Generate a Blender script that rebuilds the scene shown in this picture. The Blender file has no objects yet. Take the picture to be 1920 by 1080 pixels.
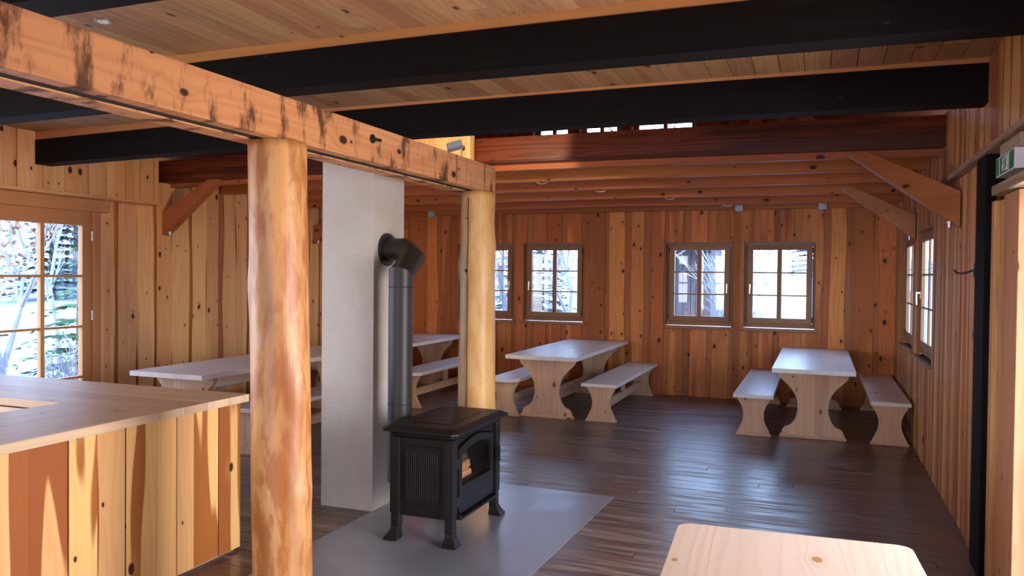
import bpy, bmesh, math, random
from mathutils import Vector, Matrix, noise
random.seed(7)
SC = bpy.context.scene
COL = SC.collection
R = math.radians
PI = math.pi

# ------------------------------------------------------------------ camera
cam_d = bpy.data.cameras.new('camera'); cam = bpy.data.objects.new('camera', cam_d); COL.objects.link(cam)
cam_d.sensor_width = 36; cam_d.lens = 1485.07 / 1920 * 36; cam_d.clip_start = .05; cam_d.clip_end = 400
cam.matrix_world = (Matrix.Translation((0, 0, 1.70)) @ Matrix.Rotation(.3703, 4, 'Z')
                    @ Matrix.Rotation(PI/2 - .0181, 4, 'X') @ Matrix.Rotation(.0099, 4, 'Z'))
SC.camera = cam

# ------------------------------------------------------------------ world, sun, fill lamps and portals, exposure
SC.view_settings.view_transform = 'Standard'; SC.view_settings.look = 'None'
SC.view_settings.gamma = 1; SC.view_settings.use_curve_mapping = False
SC.view_settings.exposure = 0.42
SC.cycles.use_denoising = True
SC.cycles.max_bounces = 10; SC.cycles.diffuse_bounces = 6; SC.cycles.glossy_bounces = 4
SC.cycles.transparent_max_bounces = 16
SC.cycles.sample_clamp_indirect = 6
W = bpy.data.worlds.new('sky'); SC.world = W; W.use_nodes = True
wn = W.node_tree; bg = wn.nodes['Background']
tcw = wn.nodes.new('ShaderNodeTexCoord'); sep = wn.nodes.new('ShaderNodeSeparateXYZ'); rmp = wn.nodes.new('ShaderNodeValToRGB')
wn.links.new(tcw.outputs['Generated'], sep.inputs[0]); wn.links.new(sep.outputs['Z'], rmp.inputs[0]); wn.links.new(rmp.outputs[0], bg.inputs[0])
rmp.color_ramp.elements[0].position = 0; rmp.color_ramp.elements[0].color = (.54, .72, 1, 1)
rmp.color_ramp.elements[1].position = .6; rmp.color_ramp.elements[1].color = (.30, .52, 1, 1)
bg.inputs[1].default_value = 8.5
sd = bpy.data.lights.new('sun', 'SUN'); sd.energy = 3; sd.color = (1, .93, .82); sd.angle = R(1)
so = bpy.data.objects.new('sun', sd); COL.objects.link(so); so.rotation_euler = (R(48), 0, 0)   # shines towards +Y and down

def area(name, loc, rot, sx, sy, power, color, portal=False):
    d = bpy.data.lights.new(name, 'AREA'); d.shape = 'RECTANGLE'; d.size = sx; d.size_y = sy; d.energy = power; d.color = color
    if portal: d.cycles.is_portal = True
    o = bpy.data.objects.new(name, d); COL.objects.link(o); o.location = loc; o.rotation_euler = rot
    return o
# added fill lamps outside unseen openings (rear wall at y=-4, left wall near its front end)
area('fill_lamp_rear', (-2.2, -4.3, 1.45), (R(90), 0, 0), 6.0, 1.9, 120, (1, .80, .62))
area('fill_lamp_left', (-7.55, 1.6, 1.4), (R(90), 0, R(-90)), 2.6, 1.9, 120, (1, .93, .86))
area('fill_lamp_right', (2.1, 3.3, 1.25), (R(90), 0, R(90)), 2.6, 2.3, 270, (1, .86, .72))  # added fill lamp beyond the right door, standing in for daylight
# portals: guide the sky light through the windows
for x in (-4.82, -3.72, -1.58, -.51):
    area('portal_back', (x, 11.55, 1.56), (R(-90), 0, 0), .95, 1.2, 1, (1, 1, 1), True)
for y in (8.2, 9.7):
    area('portal_right', (1.25, y, 1.56), (R(90), 0, R(90)), 1.15, 1.2, 1, (1, 1, 1), True)
area('portal_door', (-7.45, 4.9, 1.2), (R(90), 0, R(-90)), 2.2, 2.3, 1, (1, 1, 1), True)
area('portal_gable', (-2.2, 11.55, 3.95), (R(-90), 0, 0), 3.2, .9, 1, (1, 1, 1), True)

# ------------------------------------------------------------------ node helpers
class NT:
    def __init__(s, name):
        s.m = bpy.data.materials.new(name); s.m.use_nodes = True; s.t = s.m.node_tree; s.n = s.t.nodes; s.l = s.t.links
        s.n.clear(); s.out = s.n.new('ShaderNodeOutputMaterial')
    def node(s, typ, **kw):
        n = s.n.new(typ)
        for k, v in kw.items(): setattr(n, k, v)
        return n
    def put(s, sock, v):
        if isinstance(v, bpy.types.NodeSocket): s.l.new(v, sock)
        elif v is not None:
            if isinstance(v, tuple) and len(v) == 3 and sock.type == 'RGBA': v = v + (1,)
            sock.default_value = v
    def math(s, op, a, b=None, c=None, clamp=False):
        n = s.node('ShaderNodeMath', operation=op, use_clamp=clamp)
        s.put(n.inputs[0], a)
        if b is not None: s.put(n.inputs[1], b)
        if c is not None: s.put(n.inputs[2], c)
        return n.outputs[0]
    def mix(s, f, a, b, mode='MIX'):
        n = s.node('ShaderNodeMix', data_type='RGBA', blend_type=mode)
        s.put(n.inputs[0], f); s.put(n.inputs[6], a); s.put(n.inputs[7], b)
        return n.outputs[2]
    def sstep(s, x, a, b):
        n = s.node('ShaderNodeMapRange', interpolation_type='SMOOTHSTEP')
        s.put(n.inputs[0], x); s.put(n.inputs[1], a); s.put(n.inputs[2], b); n.inputs[3].default_value = 0; n.inputs[4].default_value = 1
        return n.outputs[0]
    def comb(s, x, y, z=0.):
        n = s.node('ShaderNodeCombineXYZ'); s.put(n.inputs[0], x); s.put(n.inputs[1], y); s.put(n.inputs[2], z); return n.outputs[0]
    def noise(s, vec, scale=1., detail=3., rough=.5, dist=0.):
        n = s.node('ShaderNodeTexNoise'); s.put(n.inputs['Vector'], vec); n.inputs['Scale'].default_value = scale
        n.inputs['Detail'].default_value = detail; n.inputs['Roughness'].default_value = rough; n.inputs['Distortion'].default_value = dist
        return n.outputs[0]
    def bsdf(s, color, rough=.5, metal=0., spec=.5, normal=None, **kw):
        b = s.node('ShaderNodeBsdfPrincipled'); s.put(b.inputs['Base Color'], color); s.put(b.inputs['Roughness'], rough)
        s.put(b.inputs['Metallic'], metal); s.put(b.inputs['Specular IOR Level'], spec)
        if normal: s.l.new(normal, b.inputs['Normal'])
        for k, v in kw.items(): s.put(b.inputs[k], v)
        s.l.new(b.outputs[0], s.out.inputs[0]); return b
    def bump(s, h, strength=.3, dist=.01):
        n = s.node('ShaderNodeBump'); n.inputs['Strength'].default_value = strength; n.inputs['Distance'].default_value = dist
        s.put(n.inputs['Height'], h); return n.outputs[0]

def wood(name, light, dark, knot=(.06, .02, .01), density=.35, grain=.35, heart=.55, heartcol=None, hs=2.2, rough=.5, spec=.22, hv=.28,
         kscale=1., vary=.25, wear=None, bump=.15, wsc=(9, 1.3), wth=(.5, .72), hth=(.50, .58), hr=.28):
    """procedural plank wood: UV in metres, v along the grain, 'rnd' one random number per plank"""
    t = NT(name)
    uv = t.node('ShaderNodeUVMap'); uv.uv_map = 'UVMap'
    sp = t.node('ShaderNodeSeparateXYZ'); t.l.new(uv.outputs[0], sp.inputs[0]); u, v = sp.outputs[0], sp.outputs[1]
    at = t.node('ShaderNodeAttribute', attribute_name='rnd'); rnd = at.outputs['Fac']
    # knots
    ku = t.math('MULTIPLY', u, 6.5 * kscale); kv = t.math('MULTIPLY', v, 2.4 * kscale)
    vo = t.node('ShaderNodeTexVoronoi', voronoi_dimensions='2D', feature='F1'); vo.inputs['Scale'].default_value = 1
    t.l.new(t.comb(ku, kv), vo.inputs['Vector'])
    vc = t.node('ShaderNodeSeparateXYZ'); t.l.new(vo.outputs['Color'], vc.inputs[0])
    on = t.math('GREATER_THAN', vc.outputs[0], 1 - density)
    # true-shape distance to the cell's point
    vp = t.node('ShaderNodeSeparateXYZ'); t.l.new(vo.outputs['Position'], vp.inputs[0])
    du = t.math('DIVIDE', t.math('SUBTRACT', vp.outputs[0], ku), 6.5 * kscale)
    dv = t.math('DIVIDE', t.math('SUBTRACT', vp.outputs[1], kv), 2.4 * kscale)
    dvs = t.math('MULTIPLY', dv, .62)
    d = t.math('SQRT', t.math('ADD', t.math('MULTIPLY', du, du), t.math('MULTIPLY', dvs, dvs)))
    rad = t.math('MULTIPLY_ADD', t.math('MULTIPLY', vc.outputs[1], vc.outputs[1]), .016, .0068)
    wob = t.math('MULTIPLY', t.math('SUBTRACT', t.noise(t.comb(t.math('MULTIPLY', u, 60), t.math('MULTIPLY', v, 60)), 1, 2), .5), .006)
    q = t.math('DIVIDE', t.math('ADD', d, wob), rad)
    km = t.math('MULTIPLY', t.math('SUBTRACT', 1., t.sstep(q, .75, 1.25)), on)
    halo = t.math('MULTIPLY', t.math('POWER', 2.718, t.math('MULTIPLY', t.math('MULTIPLY', q, q), -.16)), on)
    # grain
    low = t.noise(t.comb(t.math('MULTIPLY', u, 5), t.math('MULTIPLY', v, .45), t.math('MULTIPLY', rnd, 9)), 1, 2, .5)
    arg = t.math('ADD', t.math('MULTIPLY', u, 55), t.math('MULTIPLY', low, 26))
    arg = t.math('ADD', arg, t.math('MULTIPLY', halo, 4))
    ring = t.math('POWER', t.math('MULTIPLY_ADD', t.math('SINE', t.math('MULTIPLY', arg, 2.)), .5, .5), 2.)
    fine = t.noise(t.comb(t.math('MULTIPLY', u, 170), t.math('MULTIPLY', v, 5)), 1, 3, .6)
    g = t.math('ADD', t.math('MULTIPLY', ring, .6), t.math('MULTIPLY', fine, .6))
    base = t.mix(t.math('MULTIPLY', t.sstep(g, .15, 1.1), grain), light, dark)
    hn = t.noise(t.comb(t.math('MULTIPLY', u, hs * 2), t.math('MULTIPLY', v, hv), t.math('MULTIPLY', rnd, 17)), 1, 1, .4)
    hm = t.math('MULTIPLY', t.sstep(t.math('ADD', hn, t.math('MULTIPLY', t.math('SUBTRACT', rnd, .5), hr)), hth[0], hth[1]), heart)
    base = t.mix(hm, base, heartcol or dark)
    hsv = t.node('ShaderNodeHueSaturation')
    r2 = t.math('FRACT', t.math('MULTIPLY', rnd, 7.31))
    t.put(hsv.inputs['Value'], t.math('MULTIPLY_ADD', r2, vary, 1 - vary * .55))
    t.put(hsv.inputs['Hue'], t.math('MULTIPLY_ADD', t.math('FRACT', t.math('MULTIPLY', rnd, 3.7)), .016, .492))
    t.l.new(base, hsv.inputs['Color']); base = hsv.outputs[0]
    base = t.mix(t.math('MULTIPLY', halo, .35), base, dark)
    base = t.mix(km, base, knot)
    rg = t.math('MULTIPLY_ADD', fine, .18, rough - .09)
    if wear:
        wcol, amt = wear
        wnz = t.noise(t.comb(t.math('MULTIPLY', u, wsc[0]), t.math('MULTIPLY', v, wsc[1]), 3.), 1, 5, .65)
        wm = t.math('MULTIPLY', t.sstep(wnz, wth[0], wth[1]), amt)
        base = t.mix(wm, base, wcol)
        rg = t.math('ADD', rg, t.math('MULTIPLY', wm, .22))
    b = t.bsdf(base, rg, 0, spec, t.bump(g, bump, .003))
    return t.m

def plain(name, col, rough=.5, metal=0., spec=.5, nscale=None, namt=.15, bump=0, **kw):
    t = NT(name)
    c = col; nrm = None
    if nscale:
        tc = t.node('ShaderNodeTexCoord'); nz = t.noise(tc.outputs['Object'], nscale, 5, .6)
        c = t.mix(t.math('MULTIPLY', nz, 1.), tuple(x * (1 - namt) for x in col), tuple(min(1, x * (1 + namt)) for x in col))
        if bump: nrm = t.bump(nz, bump, .01)
    t.bsdf(c, rough, metal, spec, nrm, **kw)
    return t.m

M = {}
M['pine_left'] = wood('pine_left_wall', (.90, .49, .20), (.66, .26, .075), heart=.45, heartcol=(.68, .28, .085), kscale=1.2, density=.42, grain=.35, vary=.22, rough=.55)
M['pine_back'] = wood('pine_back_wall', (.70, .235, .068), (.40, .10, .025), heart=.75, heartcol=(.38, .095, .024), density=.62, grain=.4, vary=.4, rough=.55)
M['pine_back_under'] = wood('pine_back_wall_under', (.50, .16, .045), (.34, .10, .028), heart=.5, density=.62, grain=.4, vary=.35)
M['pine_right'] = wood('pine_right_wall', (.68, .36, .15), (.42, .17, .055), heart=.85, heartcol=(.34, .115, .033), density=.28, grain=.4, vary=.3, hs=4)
M['edge'] = wood('pine_bark_edge', (.44, .155, .05), (.30, .09, .025), heart=.4, density=.1, grain=.3, vary=.3)
M['edge_left'] = wood('pine_edge_left', (.52, .22, .07), (.40, .14, .04), heart=.4, density=.1, grain=.3, vary=.2)
M['ceiling'] = wood('pine_ceiling_boards', (.42, .24, .12), (.26, .125, .052), heart=.45, heartcol=(.30, .14, .055), density=.3, grain=.55, vary=.25, knot=(.08, .04, .02), rough=.5)
M['strip'] = wood('larch_strip', (.62, .29, .10), (.48, .19, .06), heart=.3, density=.12, grain=.25, vary=.2)
M['black_beam'] = wood('charred_beam', (.006, .0042, .004), (.0035, .0025, .0025), heart=.3, knot=(.03, .02, .018), density=.2, grain=.5, vary=.3, rough=.7, spec=.12, wear=((.025, .02, .018), .25))
M['brown_beam'] = wood('dark_stained_beam', (.19, .048, .014), (.022, .007, .004), heart=.75, heartcol=(.055, .014, .006), density=.5, grain=.55, vary=.2, rough=.42, hs=5, kscale=.7)
M['joist'] = wood('joist_pine', (.50, .155, .040), (.36, .095, .024), heart=.35, density=.4, grain=.35, vary=.22, rough=.5)
M['brace'] = wood('brace_pine', (.42, .135, .040), (.30, .085, .025), heart=.35, density=.35, grain=.35, vary=.22, rough=.45)
M['long_beam'] = wood('old_planed_beam', (.66, .33, .14), (.38, .14, .045), heart=.3, heartcol=(.45, .19, .06), density=.5, grain=.4, vary=.12, kscale=1.2, knot=(.05, .02, .012), wear=((.055, .020, .010), .9), wsc=(2.6, 7), wth=(.50, .64))
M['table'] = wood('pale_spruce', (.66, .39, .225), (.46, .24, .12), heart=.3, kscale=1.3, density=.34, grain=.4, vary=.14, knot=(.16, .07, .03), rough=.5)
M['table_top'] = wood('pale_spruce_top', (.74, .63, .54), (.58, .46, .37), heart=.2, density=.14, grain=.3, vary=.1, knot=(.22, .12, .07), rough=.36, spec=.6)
M['front_table'] = wood('fresh_spruce_top', (.60, .45, .33), (.50, .345, .225), heart=.2, density=.16, grain=.3, vary=.08, knot=(.38, .18, .06), rough=.42)
M['counter_top'] = wood('counter_worktop', (.68, .49, .32), (.48, .30, .17), heart=.35, density=.25, grain=.35, vary=.18, knot=(.2, .09, .04), rough=.40, spec=.55)
M['counter'] = wood('counter_boards', (.74, .43, .17), (.58, .29, .095), heart=1., heartcol=(.32, .10, .025), density=.4, grain=.3, vary=.22, knot=(.05, .018, .01), rough=.45, hs=3.2, hv=.55, hth=(.535, .56), hr=.14)
M['floor'] = wood('dark_floor_planks', (.135, .082, .066), (.065, .036, .029), heart=.4, density=.1, grain=.6, vary=.5, rough=.30, spec=1., wear=((.30, .21, .145), .75), wth=(.46, .62), wsc=(14, 1.1), bump=.06)
M['frame'] = wood('window_frame_wood', (.34, .155, .066), (.24, .10, .04), heart=.2, density=.0, grain=.3, vary=.12, rough=.4)
M['door_wood'] = wood('door_frame_wood', (.60, .27, .10), (.48, .19, .065), heart=.2, density=.0, grain=.3, vary=.12, rough=.4)
M['old_wood'] = wood('weathered_wood', (.40, .29, .20), (.20, .12, .07), heart=.4, density=.2, grain=.7, vary=.2, rough=.8)
M['casing'] = wood('door_casing_wood', (.60, .31, .14), (.44, .20, .08), heart=.5, density=.15, grain=.45, vary=.25, rough=.6, wear=((.30, .16, .08), .5))
M['stove'] = plain('cast_iron_black', (.0075, .0062, .006), .45, .0, .28, nscale=60, namt=.3, bump=.05)
M['pipe'] = plain('flue_pipe_grey', (.022, .017, .015), .45, .0, .4)
M['steel'] = plain('galvanised_steel', (.55, .56, .58), .35, .9)
M['brass'] = plain('pale_brass', (.65, .52, .34), .3, .9)
M['iron'] = plain('dark_iron', (.03, .028, .027), .5, .6)
M['white_plastic'] = plain('white_plastic', (.80, .82, .86), .35)
M['grey_plastic'] = plain('grey_plastic', (.45, .46, .47), .45)
M['green'] = plain('exit_green', (.0, .21, .12), .35)
M['sign_white'] = plain('exit_white', (.82, .88, .84), .35)
M['soot'] = plain('firebox_soot', (.02, .017, .015), .9)
M['groove'] = plain('groove_dark', (.012, .009, .008), .9)
M['snow'] = plain('snow', (.25, .275, .32), .8, nscale=1.2, namt=.06, bump=.2)
M['frost'] = plain('frosted_bark', (.30, .31, .33), .8, nscale=9, namt=.35)
M['bark'] = plain('birch_bark', (.19, .175, .17), .8, nscale=6, namt=.5)
M['frost_leaf'] = plain('frosted_leaf', (.30, .16, .10), .8)
M['needle'] = plain('frosted_needles', (.05, .085, .075), .8, nscale=1.5, namt=.8)
M['needle_near'] = plain('green_needles', (.05, .12, .035), .7, nscale=4, namt=.6)
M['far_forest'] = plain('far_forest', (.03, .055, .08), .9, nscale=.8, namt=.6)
M['shed'] = wood('shed_boards', (.13, .105, .10), (.065, .055, .052), heart=.4, density=.1, grain=.6, vary=.5, rough=.8)
M['log_split'] = wood('split_firewood', (.80, .50, .24), (.60, .32, .12), heart=.3, density=.0, grain=.4, vary=.3)
M['firebark'] = plain('firewood_bark', (.10, .06, .04), .9, nscale=30, namt=.4, bump=.3)

def mk_plaster():
    t = NT('rough_plaster'); tc = t.node('ShaderNodeTexCoord')
    n1 = t.noise(tc.outputs['Object'], 34, 6, .7); n2 = t.noise(tc.outputs['Object'], 3, 3, .5)
    c = t.mix(n2, (.50, .45, .38), (.66, .62, .56)); c = t.mix(t.math('MULTIPLY', n1, .35), c, (.42, .36, .29))
    t.bsdf(c, .85, 0, .3, t.bump(n1, .8, .012)); return t.m
M['plaster'] = mk_plaster()

def mk_log(name, a, b, c, patch):
    t = NT(name); uv = t.node('ShaderNodeUVMap'); uv.uv_map = 'UVMap'
    sp = t.node('ShaderNodeSeparateXYZ'); t.l.new(uv.outputs[0], sp.inputs[0]); u, v = sp.outputs[0], sp.outputs[1]
    n1 = t.noise(t.comb(t.math('MULTIPLY', u, 11), t.math('MULTIPLY', v, 3.2)), 1, 6, .62, .4)
    n2 = t.noise(t.comb(t.math('MULTIPLY', u, 4.5), t.math('MULTIPLY', v, .35)), 1, 2, .5)
    n3 = t.noise(t.comb(t.math('MULTIPLY', u, 120), t.math('MULTIPLY', v, 5)), 1, 3, .6)
    col = t.mix(t.sstep(n1, .42, .60), a, b)
    col = t.mix(t.math('MULTIPLY', t.sstep(n2, .5, .62), patch), col, c)
    col = t.mix(t.math('MULTIPLY', n3, .35), col, c)
    t.bsdf(col, .42, 0, .5, t.bump(t.math('ADD', n3, n1), .25, .004)); return t.m
M['log_near'] = mk_log('peeled_log_mottled', (.64, .34, .12), (.42, .145, .032), (.22, .06, .012), .6)
M['log_far'] = mk_log('peeled_log_smooth', (.70, .42, .15), (.62, .33, .10), (.46, .20, .05), .35)

def mk_plate():
    t = NT('steel_hearth'); tc = t.node('ShaderNodeTexCoord')
    n1 = t.noise(tc.outputs['Object'], 2.3, 3, .5, 1.2); n2 = t.noise(tc.outputs['Object'], 14, 4, .6)
    c = t.mix(n1, (.40, .41, .45), (.58, .59, .64)); r = t.math('MULTIPLY_ADD', n1, .3, .22)
    t.bsdf(c, r, .75, .5, t.bump(n2, .04, .01)); return t.m
M['plate'] = mk_plate()

def mk_glass(name='window_glass', ior=1.45, tint=(1, 1, 1)):
    t = NT(name); tr = t.node('ShaderNodeBsdfTransparent'); tr.inputs[0].default_value = tint + (1,)
    gl = t.node('ShaderNodeBsdfGlossy'); gl.inputs['Roughness'].default_value = .02
    lw = t.node('ShaderNodeLayerWeight'); lw.inputs[0].default_value = .5
    f0 = ((ior - 1) / (ior + 1)) ** 2; fr = t.math('MULTIPLY_ADD', t.math('POWER', lw.outputs['Facing'], 5.), (1 - f0) * .5, f0)
    mx = t.node('ShaderNodeMixShader'); t.l.new(fr, mx.inputs[0]); t.l.new(tr.outputs[0], mx.inputs[1]); t.l.new(gl.outputs[0], mx.inputs[2])
    t.l.new(mx.outputs[0], t.out.inputs[0]); return t.m
M['glass'] = mk_glass()
M['stove_glass'] = mk_glass('stove_glass', 1.4, (.85, .83, .82))
def mk_emit(name, col, s):
    t = NT(name); e = t.node('ShaderNodeEmission'); e.inputs[0].default_value = col + (1,); e.inputs[1].default_value = s
    t.l.new(e.outputs[0], t.out.inputs[0]); return t.m
M['lamp'] = mk_emit('lamp_glow', (1, .80, .55), 6)

# ------------------------------------------------------------------ mesh helpers
class MB:
    """collects solids; vertices shared inside a solid; UV in metres with v along the grain; one 'rnd' per solid"""
    def __init__(s): s.v = []; s.f = []; s.uv = []; s.r = []; s.mi = []; s.sm = []
    def _face(s, idx, uvs, r, mi=0, smooth=False): s.f.append(idx); s.uv.append(uvs); s.r.append(r); s.mi.append(mi); s.sm.append(smooth)
    def hexa(s, p, grain=2, rnd=None, off=None, mi=0, side_mi=None, mat=None, front=1):
        """p: 8 corners: index = x + 2*y + 4*z"""
        b = len(s.v); P = [Vector(q) for q in p]
        if mat: P2 = [mat @ q for q in P]
        else: P2 = P
        s.v.extend([tuple(q) for q in P2])
        r = random.random() if rnd is None else rnd
        ou, ov = off if off else (random.uniform(0, 60), random.uniform(0, 60))
        faces = [((0, 2, 3, 1), 2), ((4, 5, 7, 6), 2), ((0, 1, 5, 4), 1), ((2, 6, 7, 3), 1), ((0, 4, 6, 2), 0), ((1, 3, 7, 5), 0)]
        for idx, ax in faces:
            oth = [a for a in (0, 1, 2) if a != ax]
            if grain in oth: va = grain; ua = [a for a in oth if a != grain][0]; ku = 1
            else: ua, va = oth; ku = .3
            uvs = [(P[i][ua] * ku + ou + ax * .013, P[i][va] * (1 if ku == 1 else .3) + ov) for i in idx]
            m = mi if (side_mi is None or ax == front) else side_mi
            s._face([b + i for i in idx], uvs, r, m)
    def box(s, x0, x1, y0, y1, z0, z1, grain=None, **kw):
        if grain is None: d = (abs(x1 - x0), abs(y1 - y0), abs(z1 - z0)); grain = d.index(max(d))
        s.hexa([(x, y, z) for z in (z0, z1) for y in (y0, y1) for x in (x0, x1)], grain, **kw); return s
    def bar(s, a, b, w, h, up=(0, 0, 1), roll=0, **kw):
        a, b = Vector(a), Vector(b); d = b - a; L = d.length; z = d.normalized(); x = Vector(up).cross(z)
        if x.length < 1e-4: x = Vector((1, 0, 0))
        x.normalize(); y = z.cross(x); m = Matrix((x, y, z)).transposed().to_4x4(); m.translation = a
        s.box(-w / 2, w / 2, -h / 2, h / 2, 0, L, grain=2, mat=m, **kw); return s
    def prism(s, poly, t0, t1, axis='y', grain=1, rnd=None, mi=0, smooth_side=False):
        """poly: 2-D outline (a,b); axis y -> (a,t,b); axis z -> (a,b,t); axis x -> (t,a,b)"""
        f = {'y': lambda a, b, t: (a, t, b), 'z': lambda a, b, t: (a, b, t), 'x': lambda a, b, t: (t, a, b)}[axis]
        n = len(poly); b0 = len(s.v); r = random.random() if rnd is None else rnd
        for t in (t0, t1): s.v.extend([f(a, b, t) for a, b in poly])
        ou, ov = random.uniform(0, 60), random.uniform(0, 60)
        g = (lambda a, b: (a + ou, b + ov)) if grain == 1 else (lambda a, b: (b + ou, a + ov))
        s._face([b0 + i for i in range(n)], [g(*q) for q in poly], r, mi)
        s._face([b0 + n + i for i in reversed(range(n))], [g(*poly[i]) for i in reversed(range(n))], r, mi)
        acc = 0
        for i in range(n):
            j = (i + 1) % n; L = math.dist(poly[i], poly[j])
            s._face([b0 + j, b0 + i, b0 + n + i, b0 + n + j], [(t0 + ou, acc + L), (t0 + ou, acc), (t1 + ou, acc), (t1 + ou, acc + L)], r, mi, smooth_side)
            acc += L
        return s
    def tube(s, pts, rad, n=16, caps=True, rnd=None, mi=0, smooth=True, split=False):
        pts = [Vector(p) for p in pts]; m = len(pts); rads = rad if isinstance(rad, (list, tuple)) else [rad] * m
        r = random.random() if rnd is None else rnd; b0 = len(s.v); up = None; ou = random.uniform(0, 9); ov = random.uniform(0, 9); L = [0]
        for i in range(m):
            if i == 0: d = pts[1] - pts[0]
            elif i == m - 1: d = pts[-1] - pts[-2]
            else: d = (pts[i] - pts[i - 1]).normalized() + (pts[i + 1] - pts[i]).normalized()
            d.normalize()
            if up is None: up = Vector((0, 1, 0)) if abs(d.y) < .9 else Vector((1, 0, 0))
            x = up.cross(d).normalized(); y = d.cross(x); up = y.cross(x) * -1 if False else up
            k = 1.
            if 0 < i < m - 1:
                c = (pts[i] - pts[i - 1]).normalized().dot((pts[i + 1] - pts[i]).normalized()); k = 1 / math.sqrt(max(.3, (1 + c) / 2))
                bis = ((pts[i] - pts[i - 1]).normalized() - (pts[i + 1] - pts[i]).normalized())
                bis = bis.normalized() if bis.length > 1e-5 else None
            else: bis = None
            for q in range(n):
                a = 2 * PI * q / n; o = (x * math.cos(a) + y * math.sin(a)) * rads[i]
                if bis is not None: o = o + bis * o.dot(bis) * (k - 1)
                s.v.append(tuple(pts[i] + o))
            if i: L.append(L[-1] + (pts[i] - pts[i - 1]).length)
        if split:
            rings = s.v[b0:]; del s.v[b0:]
            for i in range(m - 1):
                c = len(s.v); s.v.extend(rings[i * n:(i + 2) * n])
                for q in range(n): q2 = (q + 1) % n; s._face([c + q, c + q2, c + n + q2, c + n + q], [(0, 0)] * 4, r, mi, True)
            return s
        for i in range(m - 1):
            for q in range(n):
                q2 = (q + 1) % n; c0 = 2 * PI * rads[i] / n
                s._face([b0 + i * n + q, b0 + i * n + q2, b0 + (i + 1) * n + q2, b0 + (i + 1) * n + q],
                        [(ou + q * c0, ov + L[i]), (ou + (q + 1) * c0, ov + L[i]), (ou + (q + 1) * c0, ov + L[i + 1]), (ou + q * c0, ov + L[i + 1])], r, mi, smooth)
        if caps:
            c = len(s.v); s.v.extend(s.v[b0:b0 + n]); s.v.extend(s.v[b0 + (m - 1) * n:b0 + m * n])
            s._face([c + q for q in reversed(range(n))], [(ou, ov)] * n, r, mi)
            s._face([c + n + q for q in range(n)], [(ou, ov)] * n, r, mi)
        return s
    def build(s, name, mats, parent=None, bevel=0, seg=2):
        me = bpy.data.meshes.new(name); me.from_pydata(s.v, [], s.f)
        if not isinstance(mats, (list, tuple)): mats = [mats]
        for m in mats: me.materials.append(m)
        ul = me.uv_layers.new(name='UVMap'); flat = [c for f in s.uv for q in f for c in q]; ul.data.foreach_set('uv', flat)
        at = me.attributes.new('rnd', 'FLOAT', 'FACE'); at.data.foreach_set('value', s.r)
        me.polygons.foreach_set('material_index', s.mi); me.polygons.foreach_set('use_smooth', s.sm)
        me.update()
        bm = bmesh.new(); bm.from_mesh(me); bmesh.ops.recalc_face_normals(bm, faces=bm.faces); bm.to_mesh(me); bm.free()
        o = bpy.data.objects.new(name, me); COL.objects.link(o)
        if parent: o.parent = parent
        if bevel:
            b = o.modifiers.new('bevel', 'BEVEL'); b.width = bevel; b.segments = seg; b.limit_method = 'ANGLE'; b.angle_limit = R(50)
        return o

def tag(o, label, cat, group=None, kind=None):
    o['label'] = label; o['category'] = cat
    if group: o['group'] = group
    if kind: o['kind'] = kind
    return o
def struct(o, label=None, cat=None):
    o['kind'] = 'structure'
    if label: o['label'] = label
    if cat: o['category'] = cat
    return o
def empty(name, loc=(0, 0, 0), rz=0):
    o = bpy.data.objects.new(name, None); COL.objects.link(o); o.location = loc; o.rotation_euler = (0, 0, rz); o.empty_display_size = .1
    return o
def copy_tree(o, parent=None):
    c = o.copy(); COL.objects.link(c)
    if parent: c.parent = parent
    for ch in list(o.children): copy_tree(ch, c)
    return c

# ------------------------------------------------------------------ the room
XL, XR, YB, YF = -7.12, .96, 11.30, -4.0
ZC = 2.95
# windows in the back wall (x0, x1), z0..z1; right wall (y0, y1); left wall door
ZW0, ZW1 = .985, 2.165
BW = [(-5.29, -4.36), (-4.195, -3.245), (-2.04, -1.12), (-.97, -.05)]
RW = [(7.66, 8.78), (9.18, 10.22)]
DOOR = (3.92, 6.24, 0., 2.43)
LWIN = (.3, 2.9, .5, 2.35)  # unseen opening, added to admit fill light
GW = [(-3.33, -2.70), (-2.55, -1.62), (-4.05, -3.45)]
GZ = (3.45, 4.35)

def wall_mesh(name, mat, a0, a1, z0, z1, holes, axis, t0, t1):
    """solid wall with rectangular holes, cut into a grid of boxes"""
    m = MB(); As = sorted({a0, a1, *[h[0] for h in holes], *[h[1] for h in holes]}); Zs = sorted({z0, z1, *[h[2] for h in holes], *[h[3] for h in holes]})
    for i in range(len(As) - 1):
        for j in range(len(Zs) - 1):
            ca, cz = (As[i] + As[i + 1]) / 2, (Zs[j] + Zs[j + 1]) / 2
            if any(h[0] < ca < h[1] and h[2] < cz < h[3] for h in holes): continue
            if axis == 'x': m.box(As[i], As[i + 1], t0, t1, Zs[j], Zs[j + 1], grain=2)
            else: m.box(t0, t1, As[i], As[i + 1], Zs[j], Zs[j + 1], grain=2)
    return m.build(name, mat)

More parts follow.
